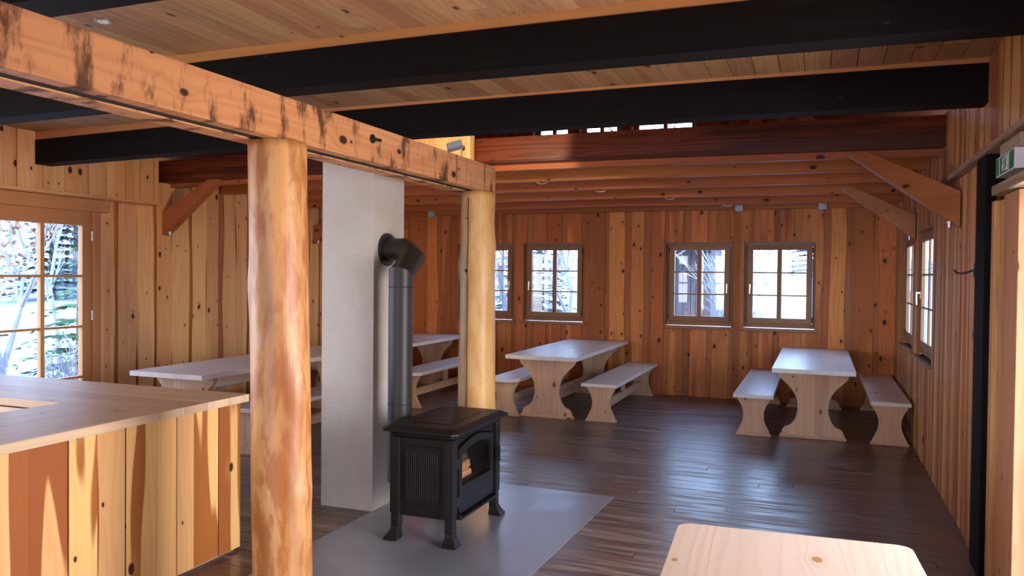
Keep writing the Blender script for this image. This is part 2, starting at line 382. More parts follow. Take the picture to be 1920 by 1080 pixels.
def boards(m, a0, a1, z0, z1, holes, put, wmin, wmax, thick, gap=0., wavy=.012, pair=False, mi=0, side_mi=None, step=.16, phase=0):
    """vertical waney-edged boards on a wall; put(a, t, z) -> world point; only where there is no window"""
    a = a0; k = phase
    while a < a1 - .01:
        w = random.uniform(wmin, wmax); b = min(a + w, a1)
        s1, s2 = random.uniform(0, 90), random.uniform(0, 90)
        L = [z0, z1]; z = z0
        while z < z1: L.append(z); z += step
        for h in holes: L += [h[2], h[3]]
        L = sorted({round(q, 4) for q in L if z0 <= q <= z1})
        amp = wavy * random.uniform(.4, 1.6)
        e0 = lambda z: a + amp * noise.noise(Vector((s1, z * 1.1, 0))) * 2 if a > a0 + .001 else a
        e1 = lambda z: b + amp * noise.noise(Vector((s2, z * 1.1, 0))) * 2 if b < a1 - .001 else b
        r = random.random(); off = (random.uniform(0, 60), random.uniform(0, 60)); th = thick * random.uniform(.85, 1.1)
        for i in range(len(L) - 1):
            za, zb = L[i], L[i + 1]; zm = (za + zb) / 2
            if zb - za < .003: continue
            segs = [(e0(za), e1(za), e0(zb), e1(zb))]
            for h in holes:
                if h[2] < zm < h[3]:
                    new = []
                    for (p, q, p2, q2) in segs:
                        if q <= h[0] or p >= h[1]: new.append((p, q, p2, q2)); continue
                        if p < h[0] - .004: new.append((p, h[0], p2, h[0]))
                        if q > h[1] + .004: new.append((h[1], q, h[1], q2))
                    segs = new
            for (p, q, p2, q2) in segs:
                if q - p < .004: continue
                loc = [(p, 0, za), (q, 0, za), (p, th, za), (q, th, za), (p2, 0, zb), (q2, 0, zb), (p2, th, zb), (q2, th, zb)]
                bidx = len(m.v)
                m.hexa(loc, 2, rnd=r, off=off, mi=mi, side_mi=side_mi, front=1)
                for t in range(bidx, bidx + 8): m.v[t] = put(*m.v[t])
        a = b + (random.uniform(.6, 1.4) * gap if (not pair or k % 2) else .004)
        k += 1

def wall_clad(name, mats, a0, a1, z0, z1, holes, put, axis, t0, t1, front, **kw):
    """backing wall + under boards + cover boards in one mesh"""
    m = MB(); As = sorted({a0, a1, *[h[0] for h in holes], *[h[1] for h in holes]}); Zs = sorted({z0, z1, *[h[2] for h in holes], *[h[3] for h in holes]})
    for i in range(len(As) - 1):
        for j in range(len(Zs) - 1):
            ca, cz = (As[i] + As[i + 1]) / 2, (Zs[j] + Zs[j + 1]) / 2
            if any(h[0] < ca < h[1] and h[2] < cz < h[3] for h in holes): continue
            if axis == 'x': m.box(As[i], As[i + 1], t0, t1, Zs[j], Zs[j + 1], grain=2, mi=1)
            else: m.box(t0, t1, As[i], As[i + 1], Zs[j], Zs[j + 1], grain=2, mi=1)
    boards(m, a0, a1, z0, z1, holes, put, kw['uw'][0], kw['uw'][1], .018, 0, .0, mi=1, side_mi=1)
    boards(m, a0 + kw.get('start', .05), a1, z0, z1, holes, lambda a, t, z: put(a, t + .018, z), kw['cw'][0], kw['cw'][1], kw['th'], kw['gap'], kw['wavy'], pair=kw.get('pair', False), mi=0, side_mi=2)
    return m.build(name, mats)

# floor: planks running along x
m = MB()
y = YF
while y < YB:
    w = random.uniform(.115, .15); x = XL - .1 - random.uniform(0, 3)
    while x < XR:
        L = random.uniform(3.2, 5.5); x1 = min(x + L, XR + .1)
        m.box(max(x, XL - .1) + .002, x1 - .002, y + .0025, min(y + w, YB + .05) - .0025, -.04, random.uniform(-.002, 0), grain=0)
        x = x1
        if x > XR: break
    y += w
m.box(XL - .1, XR + .1, YF, YB + .1, -.12, -.04, grain=0)
struct(m.build('floor', M['floor']), 'dark worn plank floor running across the room', 'floor')

# back wall
hb = [(a, b, ZW0, ZW1) for a, b in BW]
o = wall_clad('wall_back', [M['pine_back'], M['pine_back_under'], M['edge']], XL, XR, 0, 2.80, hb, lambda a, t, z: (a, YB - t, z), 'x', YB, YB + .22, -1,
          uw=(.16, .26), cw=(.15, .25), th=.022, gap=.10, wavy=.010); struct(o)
o = wall_clad('wall_back.001', [M['pine_back'], M['pine_back_under'], M['edge']], XL, XR, 2.80, 5.6, [(a, b, GZ[0], GZ[1]) for a, b in GW], lambda a, t, z: (a, YB - t, z), 'x', YB, YB + .22, -1,
          uw=(.2, .3), cw=(.15, .25), th=.022, gap=.10, wavy=.006); o.name = 'wall_gable'; struct(o)
# right wall
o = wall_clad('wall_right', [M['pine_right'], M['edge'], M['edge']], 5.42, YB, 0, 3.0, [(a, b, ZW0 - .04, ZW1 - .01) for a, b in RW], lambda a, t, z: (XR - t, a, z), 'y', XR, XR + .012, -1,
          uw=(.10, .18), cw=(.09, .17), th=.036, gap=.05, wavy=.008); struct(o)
m = MB(); RD = (2.2, 4.25, 0, 2.12)
m.box(XR + .02, XR + .25, YF, RD[0], 0, 3.0, grain=2); m.box(XR + .02, XR + .25, RD[1], 5.42, 0, 3.0, grain=2); m.box(XR + .02, XR + .25, RD[0], RD[1], RD[3], 3.0, grain=2)
boards(m, YF, 5.08, 0, 2.2, [RD], lambda a, t, z: (XR + .02 - t, a, z), .16, .24, .02, .004, .002)
o = m.build('wall_right_front', M['casing']); struct(o)
# left wall
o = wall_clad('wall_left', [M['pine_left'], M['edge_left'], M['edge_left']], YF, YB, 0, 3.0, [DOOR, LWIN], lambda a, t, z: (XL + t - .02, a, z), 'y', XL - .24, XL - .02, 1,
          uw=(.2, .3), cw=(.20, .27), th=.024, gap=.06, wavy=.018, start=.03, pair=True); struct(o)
# rear wall behind the photographer; its glazed opening is added for the fill light
o = wall_mesh('wall_rear', M['pine_left'], XL - .24, XR + .25, 0, 3.0, [(-5.2, .7, .5, 2.4)], 'x', YF - .2, YF); struct(o)
m = MB()
for x in (-5.2, -3.7, -2.2, -.8, .7): m.box(x - .04, x + .04, YF - .12, YF - .06, .5, 2.4)
for z in (.52, 1.45, 2.38): m.box(-5.2, .7, YF - .12, YF - .06, z - .03, z + .03)
o = struct(m.build('window_8', M['frame'])); g = MB().box(-5.2, .7, YF - .095, YF - .088, .5, 2.4).build('window_pane', M['glass'], o)
# added unseen roof to keep the sun off the rear glazing, main roof
m = MB(); m.box(XL - .6, XR + .6, YF - 3.6, YF - .2, 2.95, 3.05, grain=0); struct(m.build('ceiling_sun_block', M['old_wood']))

# ceiling: boards along y between y=YF and the last black beam
m = MB(); x = XL - .2
while x < XR + .2:
    w = random.uniform(.125, .15); y = YF
    while y < 5.5:
        L = random.uniform(3.4, 5); y1 = min(y + L, 5.50)
        m.box(x + .0022, x + w - .0022, y + .0015, y1 - .0015, ZC + .045, ZC + .07, grain=1, off=None); y = y1
    x += w
m.box(XL - .2, XR + .2, YF, 5.5, ZC + .071, ZC + .2, grain=1)
struct(m.build('ceiling', M['ceiling']), 'tongue and groove board ceiling above the black beams', 'ceiling')
# loft floor over the joists and the open roof above
m = MB(); x = XL
while x < XR:
    w = .16; m.box(x + .001, x + w - .001, 7.25, YB, 2.86, 2.885, grain=1); x += w
struct(m.build('ceiling_joist_boards', M['joist']))
m = MB()
def slope(x0, z0, x1, z1, y0, y1):
    n = 22
    for i in range(n):
        a, b = i / n, (i + 1) / n; xa, xb = x0 + (x1 - x0) * a, x0 + (x1 - x0) * b; za, zb = z0 + (z1 - z0) * a, z0 + (z1 - z0) * b
        m.hexa([(xa, y0, za), (xb, y0, zb), (xa, y1, za), (xb, y1, zb), (xa, y0, za + .08), (xb, y0, zb + .08), (xa, y1, za + .08), (xb, y1, zb + .08)], 1)
slope(XR + .7, 2.75, -3.08, 5.6, 5.45, YB + .5); slope(-3.08, 5.6, XL - .7, 2.75, 5.45, YB + .5)
struct(m.build('ceiling_roof', M['joist']))
m = MB(); m.box(XL - .2, XR + .2, 5.44, 5.50, 3.15, 5.7, grain=0); struct(m.build('wall_loft_front', M['joist']))

# upper wall boxes above the ledges, left and right
m = MB(); m.box(XL - .02, -6.93, YF, 6.86, 2.46, 3.0, grain=2)
boards(m, YF, 6.84, 2.455, 3.0, [], lambda a, t, z: (-6.93 + t, a, z), .17, .28, .022, .012, .004)
m.box(XL, -6.885, YF, 6.9, 2.43, 2.455, grain=1)
struct(m.build('trim_1', M['pine_left']))
m = MB(); m.box(XL + .0, XL + .055, 3.8, 6.30, 2.43, 2.58, grain=1); m.box(XL, XL + .10, 3.8, 6.30, 2.30, 2.425, grain=1)
struct(m.build('trim_2', M['door_wood']))
m = MB(); m.box(.925, XR, YF, 6.88, 2.44, 3.0, grain=2, mi=1)
boards(m, YF, 6.86, 2.44, 3.0, [], lambda a, t, z: (.925 - t, a, z), .13, .24, .022, .03, .004, mi=0, side_mi=1)
struct(m.build('trim_3', [M['pine_right'], M['edge']]))
m = MB(); m.box(.845, XR + .02, YF, 6.93, 2.40, 2.436, grain=1)
o = m.build('trim_4', M['old_wood'], bevel=.004); struct(o)

# ------------------------------------------------------------------ windows
def sash(parent, x0, x1, z0, z1, y, rows=3, fw=.075, handle_side=1, mat=None, hm=True, dp=1.):
    """window in the x-z plane, room side = -y; children of parent"""
    mat = mat or M['frame']; e = .003
    f = MB(); d0, d1 = y, y + .06 * dp
    for a, b, c, d in ((x0, x1, z0, z0 + .055), (x0, x1, z1 - .035, z1), (x0, x0 + .035, z0 + .055, z1 - .035), (x1 - .035, x1, z0 + .055, z1 - .035)):
        f.box(a, b, d0 + .012 * dp, d1, c, d)
    f.build('window_frame', mat, parent, bevel=.003)
    s = MB(); a0, a1, b0, b1 = x0 + .037, x1 - .037, z0 + .057, z1 - .037
    for a, b, c, d in ((a0, a1, b0, b0 + fw), (a0, a1, b1 - fw + .015, b1), (a0, a0 + fw, b0 + fw, b1 - fw + .015), (a1 - fw, a1, b0 + fw, b1 - fw + .015)):
        s.box(a, b, y - .012, y + .05 * dp, c, d)
    xm = (a0 + a1) / 2; g0, g1 = b0 + fw, b1 - fw + .015
    s.box(xm - .03, xm + .03, y, y + .04 * dp, g0, g1)
    so_ = s.build('sash', mat, parent, bevel=.003)
    mt = MB()
    for k in range(1, rows):
        zz = g0 + (g1 - g0) * k / rows
        mt.box(a0 + fw, xm - .03, y + .002, y + .03 * dp, zz - .009, zz + .009); mt.box(xm + .03, a1 - fw, y + .002, y + .03 * dp, zz - .009, zz + .009)
    mt.build('muntin', mat, so_)
    MB().box(a0 + fw - .005, a1 - fw + .005, y + .018 * dp, y + .018 * dp + .004, g0 - .005, g1 + .005).build('pane', M['glass'], so_)
    if hm:
        hx = a1 - fw / 2 if handle_side > 0 else a0 + fw / 2; hz = (z0 + z1) / 2 - .02
        h = MB(); h.box(hx - .012, hx + .012, y - .02, y - .012, hz - .035, hz + .035); h.box(hx - .008, hx + .008, y - .05, y - .02, hz + .012, hz + .028)
        h.box(hx - .008, hx + .008, y - .056, y - .042, hz - .10, hz + .03); h.build('window_handle', M['brass'], so_, bevel=.002)
        ex = a0 - .002 if handle_side > 0 else a1 + .002
        for zz in (z0 + .12, z1 - .1): MB().box(ex - .008, ex + .008, y - .018, y + .0, zz - .035, zz + .035).build('hinge', M['iron'], so_)

wi = 1
for i, (a, b) in enumerate(BW):
    root = empty('window_%d' % wi, ((a + b) / 2, YB, ZW0)); struct(root); wi += 1
    L = (b - a) / 2
    sash(root, -L + .004, L - .004, .012, ZW1 - ZW0 - .012, .045, handle_side=1 if i in (0, 2) else -1)
    s = MB(); s.box(-L - .025, L + .04, -.085, .04, -.032, .0); s.build('window_sill', M['frame'], root, bevel=.004)
    s = MB()
    s.box(-L - .0, -L + .004, -.04, .11, 0, ZW1 - ZW0); s.box(L - .004, L, -.04, .11, 0, ZW1 - ZW0); s.box(-L, L, -.04, .11, ZW1 - ZW0 - .01, ZW1 - ZW0)
    s.build('window_reveal', M['frame'], root)
for i, (a, b) in enumerate(RW):
    root = empty('window_%d' % wi, (XR, (a + b) / 2, ZW0 - .04), -PI / 2); struct(root); wi += 1   # local x -> -y ; local y -> +x
    L = (b - a) / 2
    sash(root, -L + .004, L - .004, .012, ZW1 - ZW0 + .02, -.02, handle_side=-1 if i == 0 else 1, dp=.4)
    s = MB(); s.box(-L - .03, L + .05, -.09, .07, -.03, .0); s.build('window_sill', M['frame'], root, bevel=.004)
    s = MB()
    s.box(-L - .0, -L + .004, -.045, .012, 0, ZW1 - ZW0 + .03); s.box(L - .004, L, -.045, .012, 0, ZW1 - ZW0 + .03); s.box(-L, L, -.045, .012, ZW1 - ZW0 + .02, ZW1 - ZW0 + .03)
    s.build('window_reveal', M['frame'], root)
for i, (a, b) in enumerate(GW[:2]):
    root = empty('window_%d' % wi, ((a + b) / 2, YB, GZ[0])); struct(root); wi += 1
    sash(root, -(b - a) / 2 + .003, (b - a) / 2 - .003, .003, GZ[1] - GZ[0] - .003, .06, rows=2, fw=.05, hm=False, mat=M['door_wood'])
a, b = GW[2]
root = empty('window_9', ((a + b) / 2, YB, GZ[0])); struct(root)
sash(root, -(b - a) / 2 + .003, (b - a) / 2 - .003, .003, GZ[1] - GZ[0] - .003, .06, rows=2, fw=.05, hm=False, mat=M['door_wood'])
# left front window, added out of view for the fill light
root = empty('window_10', (XL - .1, (LWIN[0] + LWIN[1]) / 2, LWIN[2]), PI / 2); struct(root)
sash(root, -1.29, 1.29, .01, LWIN[3] - LWIN[2] - .01, .02, fw=.06, hm=False, mat=M['door_wood'])

root = empty('door_2', (XR + .1, 0, 0)); struct(root); f = MB()
for a, b, c, d in ((2.205, 2.28, 0, 2.115), (4.17, 4.245, 0, 2.115), (2.28, 4.17, 2.04, 2.115), (2.28, 4.17, 0, .10)): f.box(-.03, .03, a, b, c, d)
f.build('door_frame', M['door_wood'], root); MB().box(-.003, .003, 2.28, 4.17, .10, 2.04).build('pane', M['glass'], root)
# glazed double door in the left wall
root = empty('door_1', (XL, 0, 0)); struct(root)
f = MB()
y0, y1, z1 = DOOR[0], DOOR[1], DOOR[3]
f.box(-.12, .02, y1 - .075, y1 - .002, 0, z1 - .07); f.box(-.12, .02, y0 + .002, y0 + .075, 0, z1 - .07); f.box(-.12, .02, y0 + .002, y1 - .002, z1 - .07, z1 - .002)
f.build('door_frame', M['door_wood'], root, bevel=.003)
for k, (a, b) in enumerate(((5.035, y1 - .08), (y0 + .08, 5.03))):
    d = MB(); x0_, x1_ = -.075, -.012; top = z1 - .075; st = .11
    d.box(x0_, x1_, a, a + st, .01, top); d.box(x0_, x1_, b - st, b, .01, top); d.box(x0_, x1_, a + st, b - st, top - .20, top, grain=1); d.box(x0_, x1_, a + st, b - st, .01, .26, grain=1)
    ym = (a + b) / 2; gz0, gz1 = .26, top - .20
    d.box(x0_ + .01, x1_, ym - .022, ym + .022, gz0, gz1)
    leaf = d.build('door_leaf', M['door_wood'], root, bevel=.003)
    mt = MB()
    for q in range(1, 4):
        zz = gz1 - (gz1 - gz0) * q / 3.62
        mt.box(x0_ + .015, x1_ - .002, a + st, ym - .022, zz - .012, zz + .012, grain=1); mt.box(x0_ + .015, x1_ - .002, ym + .022, b - st, zz - .012, zz + .012, grain=1)
    mt.build('muntin', M['door_wood'], leaf)
    MB().box(-.045, -.040, a + st - .005, b - st + .005, gz0 - .005, gz1 + .005).build('pane', M['glass'], leaf)
    if k == 0:
        h = MB(); h.box(-.012, -.004, a + .02, a + .055, .95, 1.16); h.tube([(-.01, a + .037, 1.08), (.045, a + .037, 1.08)], .009, 10); h.tube([(.045, a + .03, 1.08), (.045, a + .16, 1.08)], .010, 10)
        h.build('door_handle', M['brass'], leaf)
    hy = b if k == 0 else a
    for zz in (.35, 1.22, 2.05): MB().tube([(-.004, hy, zz - .05), (-.004, hy, zz + .05)], .012, 10).build('hinge', M['steel'], leaf)

# ------------------------------------------------------------------ beams
def arched(m, x0, x1, y0, y1, z0, z1, camber, n=14, xm=-1.6, half=5.3, **kw):
    """beam along x, bowed up slightly in the middle"""
    f = lambda x: camber * (1 - ((x - xm) / half) ** 2)
    r = random.random(); off = (random.uniform(0, 60), random.uniform(0, 60))
    for i in range(n):
        a, b = x0 + (x1 - x0) * i / n, x0 + (x1 - x0) * (i + 1) / n
        m.hexa([(a, y0, z0 + f(a)), (b, y0, z0 + f(b)), (a, y1, z0 + f(a)), (b, y1, z0 + f(b)), (a, y0, z1 + f(a)), (b, y0, z1 + f(b)), (a, y1, z1 + f(a)), (b, y1, z1 + f(b))], 0, rnd=r, off=off, **kw)
black_lab = ['black charred ceiling beam above the view, nearest to the photographer', 'long black charred ceiling beam crossing above the front table, second nearest',
             'black charred ceiling beam at the open end of the board ceiling, above the stove']
for k, (yb, zb, zt, cb) in enumerate(((2.10, 2.665, 2.90, .03), (3.73, 2.685, 2.895, .05), (5.34, 2.685, 2.915, .06))):
    root = empty('ceiling_beam', (0, yb, 0)); tag(root, black_lab[k], 'beam', 'black ceiling beams')
    m = MB(); arched(m, -6.90, .925, 0, .17, zb, zt, cb); m.build('beam', M['black_beam'], root)
    m = MB(); arched(m, -6.90, .925, .004, .05, zt + .001, ZC + .10 - cb, cb); m.build('top_strip', M['strip'], root)
m = MB(); arched(m, XL + .0, .925, 7.03, 7.20, 2.70, 2.94, .06, n=14, xm=-2.2)
tag(m.build('tie_beam', M['brown_beam']), 'reddish dark-stained heavy beam across the room behind the black beams', 'beam')
m = MB(); arched(m, XL, .93, 7.205, 7.29, 2.655, 2.80, .05, xm=-2.4)
tag(m.build('wall_plate', M['joist']), 'orange plank lying against the back of the dark-stained beam', 'beam')
pos = ['first', 'second', 'third', 'fourth', 'fifth']
for k, (yj, zj) in enumerate(((8.05, 2.665), (8.80, 2.64), (9.58, 2.61), (10.33, 2.58), (11.03, 2.57))):
    m = MB(); arched(m, XL + .02, .93, yj, yj + .09, zj, 2.80, .03, xm=-2.4)
    j = m.build('joist', M['joist']); tag(j, 'orange pine ceiling joist, %s one behind the dark-stained beam%s' % (pos[k], ', against the back wall' if k == 4 else ''), 'joist', 'thin orange joists over the tables')
    if k in (0, 1, 2, 3):
        hx = (-2.8, -2.35, -1.7, -1.1)[k]; zz = zj + .028
        h = MB(); h.tube([(hx - .06, yj + .02, zz - .004), (hx - .03, yj + .02, zz - .022), (hx + .03, yj + .02, zz - .022), (hx + .06, yj + .02, zz - .004)], .006, 6); h.build('cable_clip', M['steel'], j)
# long beam along y: two planks with a groove between
root = empty('long_beam', (-2.39, 0, 2.33)); tag(root, 'old light wooden double beam with dark scars resting on the two log posts', 'beam')
MB().box(-.075, 0, YF, 5.775, 0, .205, grain=1).build('front_plank', M['long_beam'], root, bevel=.004)
MB().box(-.28, -.16, YF, 5.74, 0, .205, grain=1).build('rear_plank', M['long_beam'], root, bevel=.004)
MB().box(-.159, -.076, YF, 5.70, .008, .205, grain=1).build('gap_shade_strip', M['groove'], root)  # dark solid strip: shade of the open gap put into its colour
b = MB(); b.tube([(.0, 3.93, .13), (.008, 3.93, .13)], .026, 16); b.tube([(.006, 3.93, .13), (.05, 3.95, .12)], .009, 8); b.build('iron_bolt', M['iron'], root)

# braces
def brace(name, a, b, w, h, label, mat='brace', ends=None):
    m = MB(); m.bar(a, b, w, h, up=(0, 0, 1)); o = m.build(name, M[mat], bevel=.004); tag(o, label, 'brace', 'diagonal knee braces'); return o
def knee(root_label, xw, xt, zw0, zw1, zt, yw, yt, th, s):
    """flat knee brace: outline in x-z, sheared in y from wall (yw) to top (yt)"""
    # corners: wall bottom, wall top, beam far, beam near
    t = (zt - zw0) / 1.0
    P = [(xw, zw0), (xw, zw1), (xt + s * -.0 + (xw - xt) * .18, zt), (xt, zt)]
    Y = lambda x: yw + (yt - yw) * (x - xw) / (xt - xw)
    b0 = MB(); pts = []
    for dz in (0, 1):
        pass
    lo = [(P[0][0], P[0][1]), (P[3][0], P[3][1])]; hi = [(P[1][0], P[1][1]), (P[2][0], P[2][1])]
    h8 = []
    for (lx, lz), (hx, hz) in zip(lo, hi): pass
    c = [(lo[0][0], Y(lo[0][0]), lo[0][1]), (lo[1][0], Y(lo[1][0]), lo[1][1]), (lo[0][0], Y(lo[0][0]) + th, lo[0][1]), (lo[1][0], Y(lo[1][0]) + th, lo[1][1]),
         (hi[0][0], Y(hi[0][0]), hi[0][1]), (hi[1][0], Y(hi[1][0]), hi[1][1]), (hi[0][0], Y(hi[0][0]) + th, hi[0][1]), (hi[1][0], Y(hi[1][0]) + th, hi[1][1])]
    b0.hexa(c, 0); o = b0.build('knee_brace', M['brace'], bevel=.003); tag(o, root_label, 'brace', 'diagonal knee braces')
    x = xw + (.05 if xt > xw else -.05); zb = zw0 + .05
    q = MB(); q.tube([(x, Y(x) + th / 2, zb - .045), (x, Y(x) + th / 2, zb + .0)], .014, 8); q.tube([(x, Y(x) + th / 2, zb - .012), (x, Y(x) + th / 2, zb - .004)], .028, 12); q.build('bolt', M['steel'], o)
knee('brown diagonal knee brace from left wall up to the dark-stained beam, beside the door', -7.09, -6.28, 2.10, 2.37, 2.73, 7.08, 7.08, .12, 1)
knee('big brown knee brace on the right wall, the nearer of the two there', .898, .20, 2.05, 2.30, 2.70, 6.22, 7.04, .11, -1)
knee('smaller brown knee brace on the right wall above the windows, the farther one', .898, .16, 2.08, 2.33, 2.655, 8.95, 9.05, .11, -1)
knee('short knee brace on the left wall seen between near log post and chimney', -7.09, -6.3, 2.12, 2.38, 2.66, 10.0, 10.1, .11, 1)

# ------------------------------------------------------------------ log posts
def log_post(name, cx, cy, dx, z1, r0, r1, mat, label, bulges, seed):
    m = MB(); n = 40; nz = 60; b0 = 0; r = .5
    for i in range(nz + 1):
        z = .0045 + (z1 - .0045) * i / nz; t = i / nz; ccx, ccy = cx + dx * (1 - t), cy
        for q in range(n):
            a = 2 * PI * q / n; rr = r0 + (r1 - r0) * t
            rr += .006 * noise.noise(Vector((math.cos(a) * 1.2 + seed, math.sin(a) * 1.2, z * 1.4))) + .003 * noise.noise(Vector((math.cos(a) * 5 + seed, math.sin(a) * 5, z * 2.4)))
            for (bz, ba, amp, wz, wa) in bulges:
                da = (a - ba + PI) % (2 * PI) - PI; rr += amp * math.exp(-((z - bz) / wz) ** 2 - (da / wa) ** 2)
            m.v.append((ccx + rr * math.cos(a), ccy + rr * math.sin(a), z))
    for i in range(nz):
        for q in range(n):
            q2 = (q + 1) % n; u0, u1 = q * 2 * PI * r0 / n, (q + 1) * 2 * PI * r0 / n; v0, v1 = z1 * i / nz, z1 * (i + 1) / nz
            m._face([i * n + q, i * n + q2, (i + 1) * n + q2, (i + 1) * n + q], [(u0 + seed, v0), (u1 + seed, v0), (u1 + seed, v1), (u0 + seed, v1)], r, 0, True)
    m._face(list(reversed(range(n))), [(0, 0)] * n, r); m._face([nz * n + q for q in range(n)], [(0, 0)] * n, r)
    o = m.build(name, mat); tag(o, label, 'post', 'log posts under the long beam'); return o
p1 = log_post('log_post', -2.485, 3.21, .045, 2.329, .145, .138, M['log_near'], 'thick orange mottled log post beside the counter, nearest post', [(1.35, -1.45, .012, .035, .16), (1.62, 3.3, .018, .12, .5), (1.1, -.2, .012, .1, .5), (.62, 0., .014, .06, .5)], 3)
kn = MB(); kn.tube([(-2.453, 3.082, 1.36), (-2.45, 3.060, 1.36)], .022, 18)
p2 = log_post('log_post', -2.488, 5.66, .012, 2.329, .150, .132, M['log_far'], 'yellowish log post with a long crack behind the stove', [(1.75, 3.2, .02, .1, .6), (2.1, 0, -.006, .1, .8), (.9, 3.1, .01, .2, .8), (1.9, 0, .012, .1, .5)], 11)
# its drying crack: a thin dark recess following the front
cr = MB(); pts = []
for i in range(30):
    z = .42 + i * .064; a = -1.76 + .05 * noise.noise(Vector((0, 0, z * 3))) * 2 + (.10 if z > 1.72 else 0) * min(1, (z - 1.72) * 8 if z > 1.72 else 0) * .4
    rr = .148 + (.132 - .148) * z / 2.33 + .0035
    pts.append((-2.488 + .012 * (1 - z / 2.33) + rr * math.cos(a), 5.66 + rr * math.sin(a), z))
cr.tube(pts, .0028, 6); cr.build('drying_crack', M['groove'], p2)
kn = MB()
for (z, a, s_) in ((1.72, -1.86, .013), (.86, -.75, .016), (2.12, -1.85, .006)):
    rr = .1465 - .007 * z; x, y = -2.485 + rr * math.cos(a), 5.66 + rr * math.sin(a); d = Vector((math.cos(a), math.sin(a), 0))
    MB().tube([Vector((x, y, z)) - d * .01, Vector((x, y, z)) + d * .004], s_, 10).build('knot', M['groove'], p2)

# ------------------------------------------------------------------ chimney
m = MB(); n = 24
prof = [(-3.37, 4.86), (-2.93, 4.86), (-2.93, 5.30), (-3.37, 5.30)]
x0, x1, y0, y1 = -3.365, -2.935, 4.86, 5.29
def cgrid(m, P0, U, V, nu, nv):
    b0 = len(m.v)
    for j in range(nv + 1):
        for i in range(nu + 1):
            p = P0 + U * (i / nu) + V * (j / nv); d = .004 * noise.noise(p * 6) + .002 * noise.noise(p * 20); nn = U.cross(V).normalized()
            if 0 < i < nu and 0 < j < nv: p = p + nn * d
            m.v.append(tuple(p))
    for j in range(nv):
        for i in range(nu):
            m._face([b0 + j * (nu + 1) + i, b0 + j * (nu + 1) + i + 1, b0 + (j + 1) * (nu + 1) + i + 1, b0 + (j + 1) * (nu + 1) + i], [(0, 0)] * 4, .5, 0, True)
V_ = Vector
for P0, U in ((V_((x0, y0, 0)), V_((x1 - x0, 0, 0))), (V_((x1, y0, 0)), V_((0, y1 - y0, 0))), (V_((x1, y1, 0)), V_((x0 - x1, 0, 0))), (V_((x0, y1, 0)), V_((0, y0 - y1, 0)))):
    cgrid(m, P0, U, V_((0, 0, 2.58)), 14, 44)
tag(m.build('chimney', M['plaster']), 'square chimney stack in rough pale plaster behind the stove', 'chimney')

# ------------------------------------------------------------------ hearth plate, stove, pipe
m = MB(); m.prism([(-2.95, 2.75), (-1.53, 2.75), (-1.435, 5.90), (-2.93, 5.93)], .0, .004, 'z')
tag(m.build('hearth_plate', M['plate'], bevel=.001), 'bare grey steel sheet on the floor under the stove', 'floor plate')

SX, SY = -2.305, 4.78
stv = empty('wood_stove', (SX, SY, .004)); tag(stv, 'black cast iron wood stove with glass door on four flared feet', 'stove')
def octo(hx, hy, c): return [(-hx + c, -hy), (hx - c, -hy), (hx, -hy + c), (hx, hy - c), (hx - c, hy), (-hx + c, hy), (-hx, hy - c), (-hx, -hy + c)]
def loft(m, rings, mi=0):
    b0 = len(m.v); n = len(rings[0][0])
    for poly, z in rings: m.v.extend([(a, b, z) for a, b in poly])
    m._face([b0 + i for i in reversed(range(n))], [(0, 0)] * n, .5, mi)
    for k in range(len(rings) - 1):
        for i in range(n):
            j = (i + 1) % n; m._face([b0 + k * n + i, b0 + k * n + j, b0 + (k + 1) * n + j, b0 + (k + 1) * n + i], [(0, 0)] * 4, .5, mi)
    m._face([b0 + (len(rings) - 1) * n + i for i in range(n)], [(0, 0)] * n, .5, mi)
hx, hy = .272, .445
t = MB(); loft(t, [(octo(.215, .375, .03), .655), (octo(.232, .395, .03), .672), (octo(.238, .40, .03), .688), (octo(hx, hy, .035), .700), (octo(hx, hy, .035), .712), (octo(hx - .02, hy - .02, .03), .722), (octo(hx - .045, hy - .045, .02), .733), (octo(hx - .055, hy - .055, .02), .735)])
top = t.build('top_plate', M['stove'], stv, bevel=.002)
t = MB(); t.box(-.13, .13, -.26, .26, .735, .739); t.build('cooking_plate', M['stove'], top, bevel=.002)
# body shell: side panels, back, bottom; open firebox behind the door
bd = MB(); bx, by = .195, .355
bd.box(-bx, -bx + .02, -by, by, .17, .66); bd.box(-bx, bx, -by, -by + .02, .17, .66); bd.box(-bx, bx, by - .02, by, .17, .66); bd.box(-bx, bx, -by, by, .155, .17)
bd.box(-bx, bx, -by, by, .652, .66)
body = bd.build('body', M['stove'], stv, bevel=.003)
fb = MB(); fb.box(-.16, .165, -.30, .30, .265, .275); fb.box(-.165, -.155, -.30, .30, .27, .62); fb.box(-.16, .165, -.31, -.30, .27, .62); fb.box(-.16, .165, .30, .31, .27, .62)
fb.build('firebox', M['soot'], stv)
# side panels with fluting (both ends)
for sgn in (-1, 1):
    sp_ = MB(); yy = sgn * (by + .004)
    def rr(cx, cz, hw, hh, r_, n_=4):
        P = []
        for (sx, sz, a0) in ((1, 1, 0), (-1, 1, 90), (-1, -1, 180), (1, -1, 270)):
            for k in range(n_ + 1):
                a = R(a0 + 90 * k / n_); P.append((cx + sx * (hw - r_) + r_ * math.cos(a), cz + sz * (hh - r_) + r_ * math.sin(a)))
        return P
    sp_.prism(rr(-.005, .42, .125, .185, .03), yy - .004, yy + .006 * 1, 'y')
    pan = sp_.build('side_panel', M['stove'], stv, bevel=.003)
    fl = MB()
    for k in range(15):
        x = -.005 - .105 + .21 * k / 14
        fl.tube([(x, yy + sgn * .006, .27), (x, yy + sgn * .006, .57)], .0045, 6)
    fl.build('fluting', M['stove'], pan)
